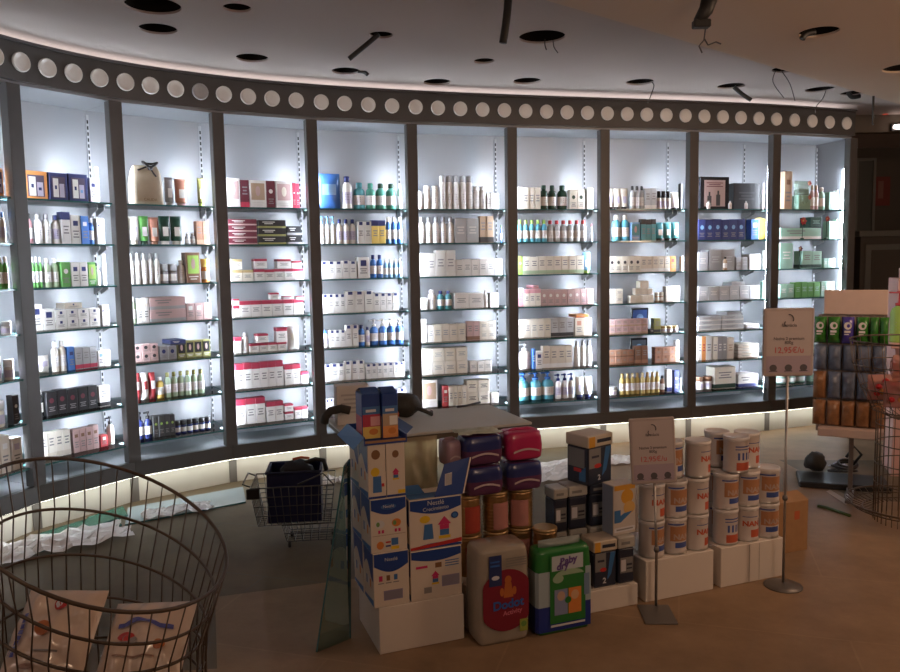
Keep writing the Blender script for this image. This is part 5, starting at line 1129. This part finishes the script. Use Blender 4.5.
def bpack(lab,c,w,h,d,rx,rz,seed,st):
    o=empty('plastic_pack',lab,'pack',c,rz); o.rotation_euler=(rx,0,rz)
    m=MB(); m.pillow(w,h,d,K_cream,18,16,wr=.018,seed=seed,p=.42); m.build('pack_film',o)
    m=MB(); y=-d/2*.86-.008
    def surf(x,z): 
        u=x/(w/2); v=(z-h/2)/(h/2); t=(max(0,1-u*u)*max(0,1-v*v))**.42
        return (x,-(d/2*t+noise.noise(Vector((u*3+seed*7.1,v*3,-2.0+seed)))*.018*(t**.5))-.006,z)
    def stroke(pts,wd,mm):
        vs=[]
        for x,z in pts: vs+=[surf(x,z-wd/2),surf(x,z+wd/2)]
        m.add(vs,[(2*i,2*i+2,2*i+3,2*i+1) for i in range(len(pts)-1)],mm)
    def blob(cx,cz,rx_,rz_,mm): 
        n=16; q=[surf(cx,cz)]+[surf(cx+rx_*cos(2*PI*i/n),cz+rz_*sin(2*PI*i/n)) for i in range(n)]; m.add(q,[(0,1+i,1+(i+1)%n) for i in range(n)],mm)
    if st==0: 
        stroke([(-w*.34+w*.68*i/12,h*.62+h*.05*sin(i*.4)) for i in range(13)],h*.05,K_blue); blob(-w*.2,h*.47,w*.10,h*.06,K_red); blob(-w*.15,h*.44,w*.08,h*.05,INK); blob(w*.22,h*.36,w*.07,h*.05,mat('pack_orange_print',(.50,.16,.05),.4)); stroke([(-.3*w+.06*w*i,h*.25) for i in range(9)],h*.02,mat('pack_text',(.30,.18,.14),.5))
    elif st==1:
        blob(w*.05,h*.80,w*.09,h*.06,K_red); blob(w*.03,h*.80,w*.05,h*.035,B_lt); blob(-w*.05,h*.55,w*.10,h*.07,mat('pack_orange_print',(.50,.16,.05),.4)); stroke([(-w*.40,h*(.25+.05*i)) for i in range(2)]+[(-w*.38,h*.36)],h*.05,K_blue)
        for i in range(8): stroke([(-w*.36-.0*i,h*(.3+.055*i)),(-w*.30,h*(.3+.055*i))],h*.045,K_blue)
        stroke([(-.1*w+.05*w*i,h*.34) for i in range(7)],h*.018,INK); blob(-w*.12,h*.2,w*.1,h*.03,mat('pack_text',(.30,.18,.14),.5))
    else:
        blob(-w*.1,h*.5,w*.12,h*.1,K_red); blob(-w*.02,h*.46,w*.09,h*.06,INK); stroke([(-.3*w+.06*w*i,h*.7) for i in range(9)],h*.03,K_blue)
    m.build('pack_print',o)
bpack('cream pack with a long blue line, at the far side of basket',(-.750,1.74,.37),.20,.22,.07,-1.0,.05,1,0)
bpack('cream pack with red badge and orange spot in the basket',(-.965,1.70,.38),.20,.24,.07,-.8,-.06,2,1)
bpack('cream pack lying lowest in the basket with a red blot',(-.94,1.68,.205),.17,.18,.07,-1.25,.1,3,2)
bpack('cream pack tucked under the blue lined one',(-.76,1.68,.205),.16,.18,.07,-1.25,-.05,4,2)
bpack('plain cream pack at the bottom of the wire basket',(-.85,1.69,.075),.22,.19,.08,-1.35,.6,5,0)

# ------------------------------------------------------------------ rack of hanging bags by the end bay
RY=-.50; RO=Vector((2.222,4.262,0)); RW=Vector((cos(RY),sin(RY))); RN=Vector((sin(RY),-cos(RY)))
def rack(s,d,z=0.0): p=RO.to_2d()+RW*s+RN*d; return Vector((p.x,p.y,z))
rk=empty('display_rack','display rack with a blank pinkish header card and hooks of bags','rack',RO,RY)
M_hdr=mat('header_card',(.62,.47,.40),.6,var=.03); M_rk=mat('rack_metal',(.20,.17,.15),.4,.4)
m=MB(); m.box(-.155,.155,-.012,0,1.02,1.155,M_hdr,.003); m.build('header_card',rk)
m=MB(); m.box(-.182,.15,.0002,.012,.36,1.02,mat('rack_back',(.35,.27,.23),.6)); m.build('back_panel',rk)
m=MB(); m.box(-.165,.158,-.12,.0,.355,.40,M_hdr,.003); m.build('ledge',rk)
m=MB(); m.box(-.012,.012,.0125,.035,.02,1.1,M_rk,.003); m.build('post',rk)
for s in (-1,1): m=MB(); m.box(-.02,.02,-.16 if s<0 else .036,.035 if s<0 else .2,.0,.02,M_rk,.003); m.build('foot',rk)
BAGM=dict(green=mat('bag_green',(.03,.16,.02),.2,coat=.5,var=.3,vscale=40),violet=mat('bag_violet',(.07,.05,.33),.25,coat=.4),steel=mat('bag_steel',(.12,.15,.22),.25,coat=.4,var=.3,vscale=30),amber=mat('bag_amber',(.26,.12,.05),.3,coat=.3,var=.3,vscale=30),olive2=mat('bag_yellow',(.35,.32,.06),.3))
HW=mat('bag_logo_white',(.72,.68,.66),.5)
def hbag(lab,s,z0,z1,w,d,mm,logo,seed,off_=0.0):
    o=empty('hanging_bag',lab,'bag',rack(s,.012+d/2+off_,z0),RY,'bags hanging in rows on the display rack')
    m=MB(); m.pillow(w-.006,(z1-z0),d,mm,10,12,wr=.006,seed=seed,p=.35); m.build('bag_film',o)
    if logo:
        m=MB(); y=-d/2-.006; h=z1-z0; m.disc(0,h*.68,w*.28,h*.14,y,HW,18); m.disc(.003,h*.68,w*.12,h*.07,y-.0006,mm,14); m.fr(-w*.25,w*.2,h*.42,h*.50,y,HW); m.fr(-w*.25,w*.1,h*.34,h*.38,y,HW); m.build('bag_print',o)
    m=MB(); z=(z1-z0); m.tube([(0,.0,z-.004),(0,d/2+off_+.010,z+.004)],.002,W_st,5); m.build('hook',o)
for i,(s,mm,lg) in enumerate(((-.168,'green',1),(-.100,'green',1),(-.032,'violet',1),(.038,'green',1),(.094,'green',0),(.140,'green',0))):
    hbag(['green snack bag with white logo, nearest the end bay','green snack bag before the violet one','violet snack bag between the green ones','green snack bag beside the violet one','plain green bag second from the row end','plain green bag at the row end, by the candy basket'][i],s,.865,1.01,.067 if i<4 else .050,.075,BAGM[mm],lg,30+i)
for r,(z0,z1,mm,nm,n) in enumerate(((.715,.855,'steel','upper grey blue',5),(.555,.705,'steel','lower grey blue',5),(.405,.545,'amber','brown',5))):
    for i in range(n): hbag('%s bag, %s along its row on the rack'%(nm,('first','second','third','fourth','last')[i]),-.165+.072*i,z0,z1,.071,.06,BAGM[mm if not (r==1 and i==0) else 'amber'],0,50+r*10+i)
# dark things on the floor under the rack
p=at_z(838,489); m=MB(); m.box(-.18,.30,-.10,.16,0,.035,mat('black_base',(.02,.02,.02),.5),.006); tag(m.build('floor_plate',None,(p.x,p.y+.08,0),-.35),'black flat base plate on the floor behind the rack pole','plate')
p=at_z(827,484); tag(lump(.13,.10,.12,M_bk,12).build('dark_pouch',None,(p.x,p.y+.15,.0355)),'small dark pouch on the black base plate','pouch')
m=MB()
for i in range(4): m.ring((.01*i,0,.02+.014*i),.075-.008*i,.009,mat('black_plastic',(.02,.02,.02),.4),28,(.25*sin(i*2),.2*cos(i),1))
m.tube([(.06,0,.05),(.1,-.02,.12),(.06,-.01,.17),(.02,0,.10)],.009,mat('black_plastic',(.02,.02,.02),.4),7)
p=at_z(856,487); tag(m.build('cable_coil',None,(p.x,p.y+.16,.0355)),'coiled black cable beside the dark pouch','cable coil')

# ------------------------------------------------------------------ candy basket tower and what stands at the photo edge
cbk=Vector((2.305,3.82,0)); tw=empty('wire_tower','brown wire tower with an upper bowl and wide base ring','basket stand',cbk)
def hoop(r,z,rr=.004,nm='hoop'): m=MB(); m.ring((0,0,z),r,rr,WB,56); m.build(nm,tw)
for r,z in ((.30,.92),(.285,.80),(.245,.68),(.19,.57)): hoop(r,z,.0045 if z>.85 else .003,'bowl_ring')
for r,z in ((.17,.50),(.17,.40),(.17,.30),(.17,.20)): hoop(r,z,.003,'column_ring')
for r,z in ((.30,.100),(.27,.075),(.22,.06)): hoop(r,z,.005 if z>.09 else .003,'base_ring')
m=MB()
for i in range(24):
    t=2*PI*i/24; m.tube([(r*cos(t),r*sin(t),z) for r,z in ((.30,.92),(.285,.80),(.245,.68),(.19,.57),(.1,.53),(.01,.525))],.002,WB,5)
m.build('bowl_wires',tw)
m=MB()
for i in range(36): t=2*PI*i/36; m.tube([(.17*cos(t),.17*sin(t),.004),(.17*cos(t),.17*sin(t),.565)],.002,WB,5)
m.build('column_wires',tw)
m=MB()
for i in range(44): t=2*PI*i/44; m.tube([(r*cos(t),r*sin(t),z) for r,z in ((.30,.100),(.27,.075),(.22,.06),(.17,.055))],.002,WB,5)
m.build('base_wires',tw)
M_candy=film('candy_film',(.95,.75,.72),(.60,.34,.30),.5); CR=mat('candy_red',(.55,.02,.03),.3,coat=.5)
for i,(dx,dy,z,lab) in enumerate(((-.13,-.09,.60,'clear candy bag with red hearts against the bowl wires'),(.0,-.15,.60,'clear candy bag with red hearts at the front of the bowl'),(-.12,.09,.61,'clear candy bag deeper in the bowl'),(-.12,-.10,.735,'clear candy bag topmost in the wire bowl'),(.12,.02,.60,'clear candy bag at the bowl middle'))):
    o=empty('candy_bag',lab,'candy bag',cbk+Vector((dx,dy,z)),.3*i-.6); m=MB(); m.pillow(.145,.13,.09,M_candy,14,12,wr=.015,seed=70+i,p=.45); m.build('bag_film',o)
    m=MB(); rr=random.Random(i)
    for q in range(14): aa=rr.uniform(0,6.28); bb=rr.uniform(.025,.105); c=(.045*cos(aa),.043*sin(aa)-.008,bb); m.lathe([(.002,-.015),(.014,-.008),(.017,0),(.014,.009),(.002,.015)],CR if q%3 else mat('candy_gold',(.7,.35,.12),.25,.4),10,c)
    m.build('sweets',o)
p=cbk+Vector((-.02,-.215,.1015)); m=MB(); m.box(-.07,.05,-.026,.026,0,.012,mat('pink_card',(.50,.30,.24),.5),.002); m.fr(-.06,.04,.002,.010,-.0266,CR); m.box(-.05,.03,-.02,.02,.0121,.014,mat('dark_print',(.08,.03,.03),.5)); tag(m.build('leaflet_box',None,p,.4),'flat pink printed box lying on the wire base','box')
# pink shelf unit at the photo edge with a green bottle
e=at_z(884,470); pk=empty('pink_display','pink display unit at the edge of the photo','display unit',(2.74,4.62,0),-.35)
M_pk=mat('pink_laminate',(.58,.34,.30),.5)
m=MB(); m.box(-.075,.5,0,.3,0,1.20,M_pk,.004); m.build('unit_body',pk)
m=MB(); m.box(-.02,.5,.02,.3,1.2003,1.26,M_pk,.004); m.build('stepped_top',pk)
m=MB(); m.box(-.13,.5,-.18,0,.80,.83,M_pk,.003); m.build('shelf',pk)
for s,lab,mn in ((-.075,'green soap bottle with a red cap on the pink display','lime'),(.05,'green soap bottle farther along the pink display','lime')):
    R_=Matrix.Rotation(-.35,4,'Z'); q=Vector((2.74,4.62,.8304))+R_@Vector((s,-.09,0)); parts=make('p',.10,.10,.30,mn,'red','n'); o=link('soap_bottle',parts[0][1],None,q,-.35); tag(o,lab,'bottle'); link('pump_head',parts[1][1],o)
# ------------------------------------------------------------------ camera, light, view
cam=bpy.data.cameras.new('camera'); co=bpy.data.objects.new('camera',cam); COL.objects.link(co); SC.camera=co
cam.sensor_width=36; cam.sensor_fit='HORIZONTAL'; cam.lens=F/900*36; cam.clip_start=.02
co.matrix_world=Matrix.Translation((0,0,HC))@Matrix.Rotation(PI/2-TILT,4,'X')@Matrix.Rotation(ROLL,4,'Z')
def area(name,loc,target,power,col,size):
    l=bpy.data.lights.new(name,'AREA'); l.energy=power; l.color=col; l.shape='DISK'; l.size=size
    o=bpy.data.objects.new(name,l); COL.objects.link(o); o.location=loc
    o.rotation_euler=(Vector(target)-Vector(loc)).to_track_quat('-Z','Y').to_euler(); return o
WARM=(1,.66,.44)
area('downlight',(-1.0,.5,2.34),(-.9,1.7,0),6,WARM,.25)
area('downlight',(2.9,2.6,2.34),(2.4,4.2,.6),30,WARM,.25)
area('downlight',(1.8,-.4,2.34),(2.4,2.6,0),4.5,WARM,.4)
area('downlight',(-2.4,-2,2.34),(-.5,3.8,2.0),3.5,WARM,.6)
area('ceiling_fill',(1.5,.2,1.5),(2.1,2.6,2.35),15,(1,.68,.48),.8)  # added upward fill lights without fixtures, brightening soffit and ceiling
area('ceiling_fill',(4.2,2.2,1.75),(3.6,3.2,2.6),22,WARM,.5)
area('ceiling_fill',(-2.6,.3,1.75),(-1.8,1.5,2.6),5,(1,.72,.60),.5)
w=bpy.data.worlds.new('world'); SC.world=w; w.use_nodes=True
w.node_tree.nodes['Background'].inputs[0].default_value=(1,.8,.65,1); w.node_tree.nodes['Background'].inputs[1].default_value=.01
SC.view_settings.view_transform='Standard'; SC.view_settings.look='None'; SC.view_settings.gamma=1; SC.view_settings.exposure=0
SC.view_settings.use_curve_mapping=False
SC.cycles.max_bounces=6; SC.cycles.transparent_max_bounces=24; SC.cycles.use_denoising=True; SC.cycles.sample_clamp_indirect=4
SC.cycles.caustics_reflective=False; SC.cycles.caustics_refractive=False
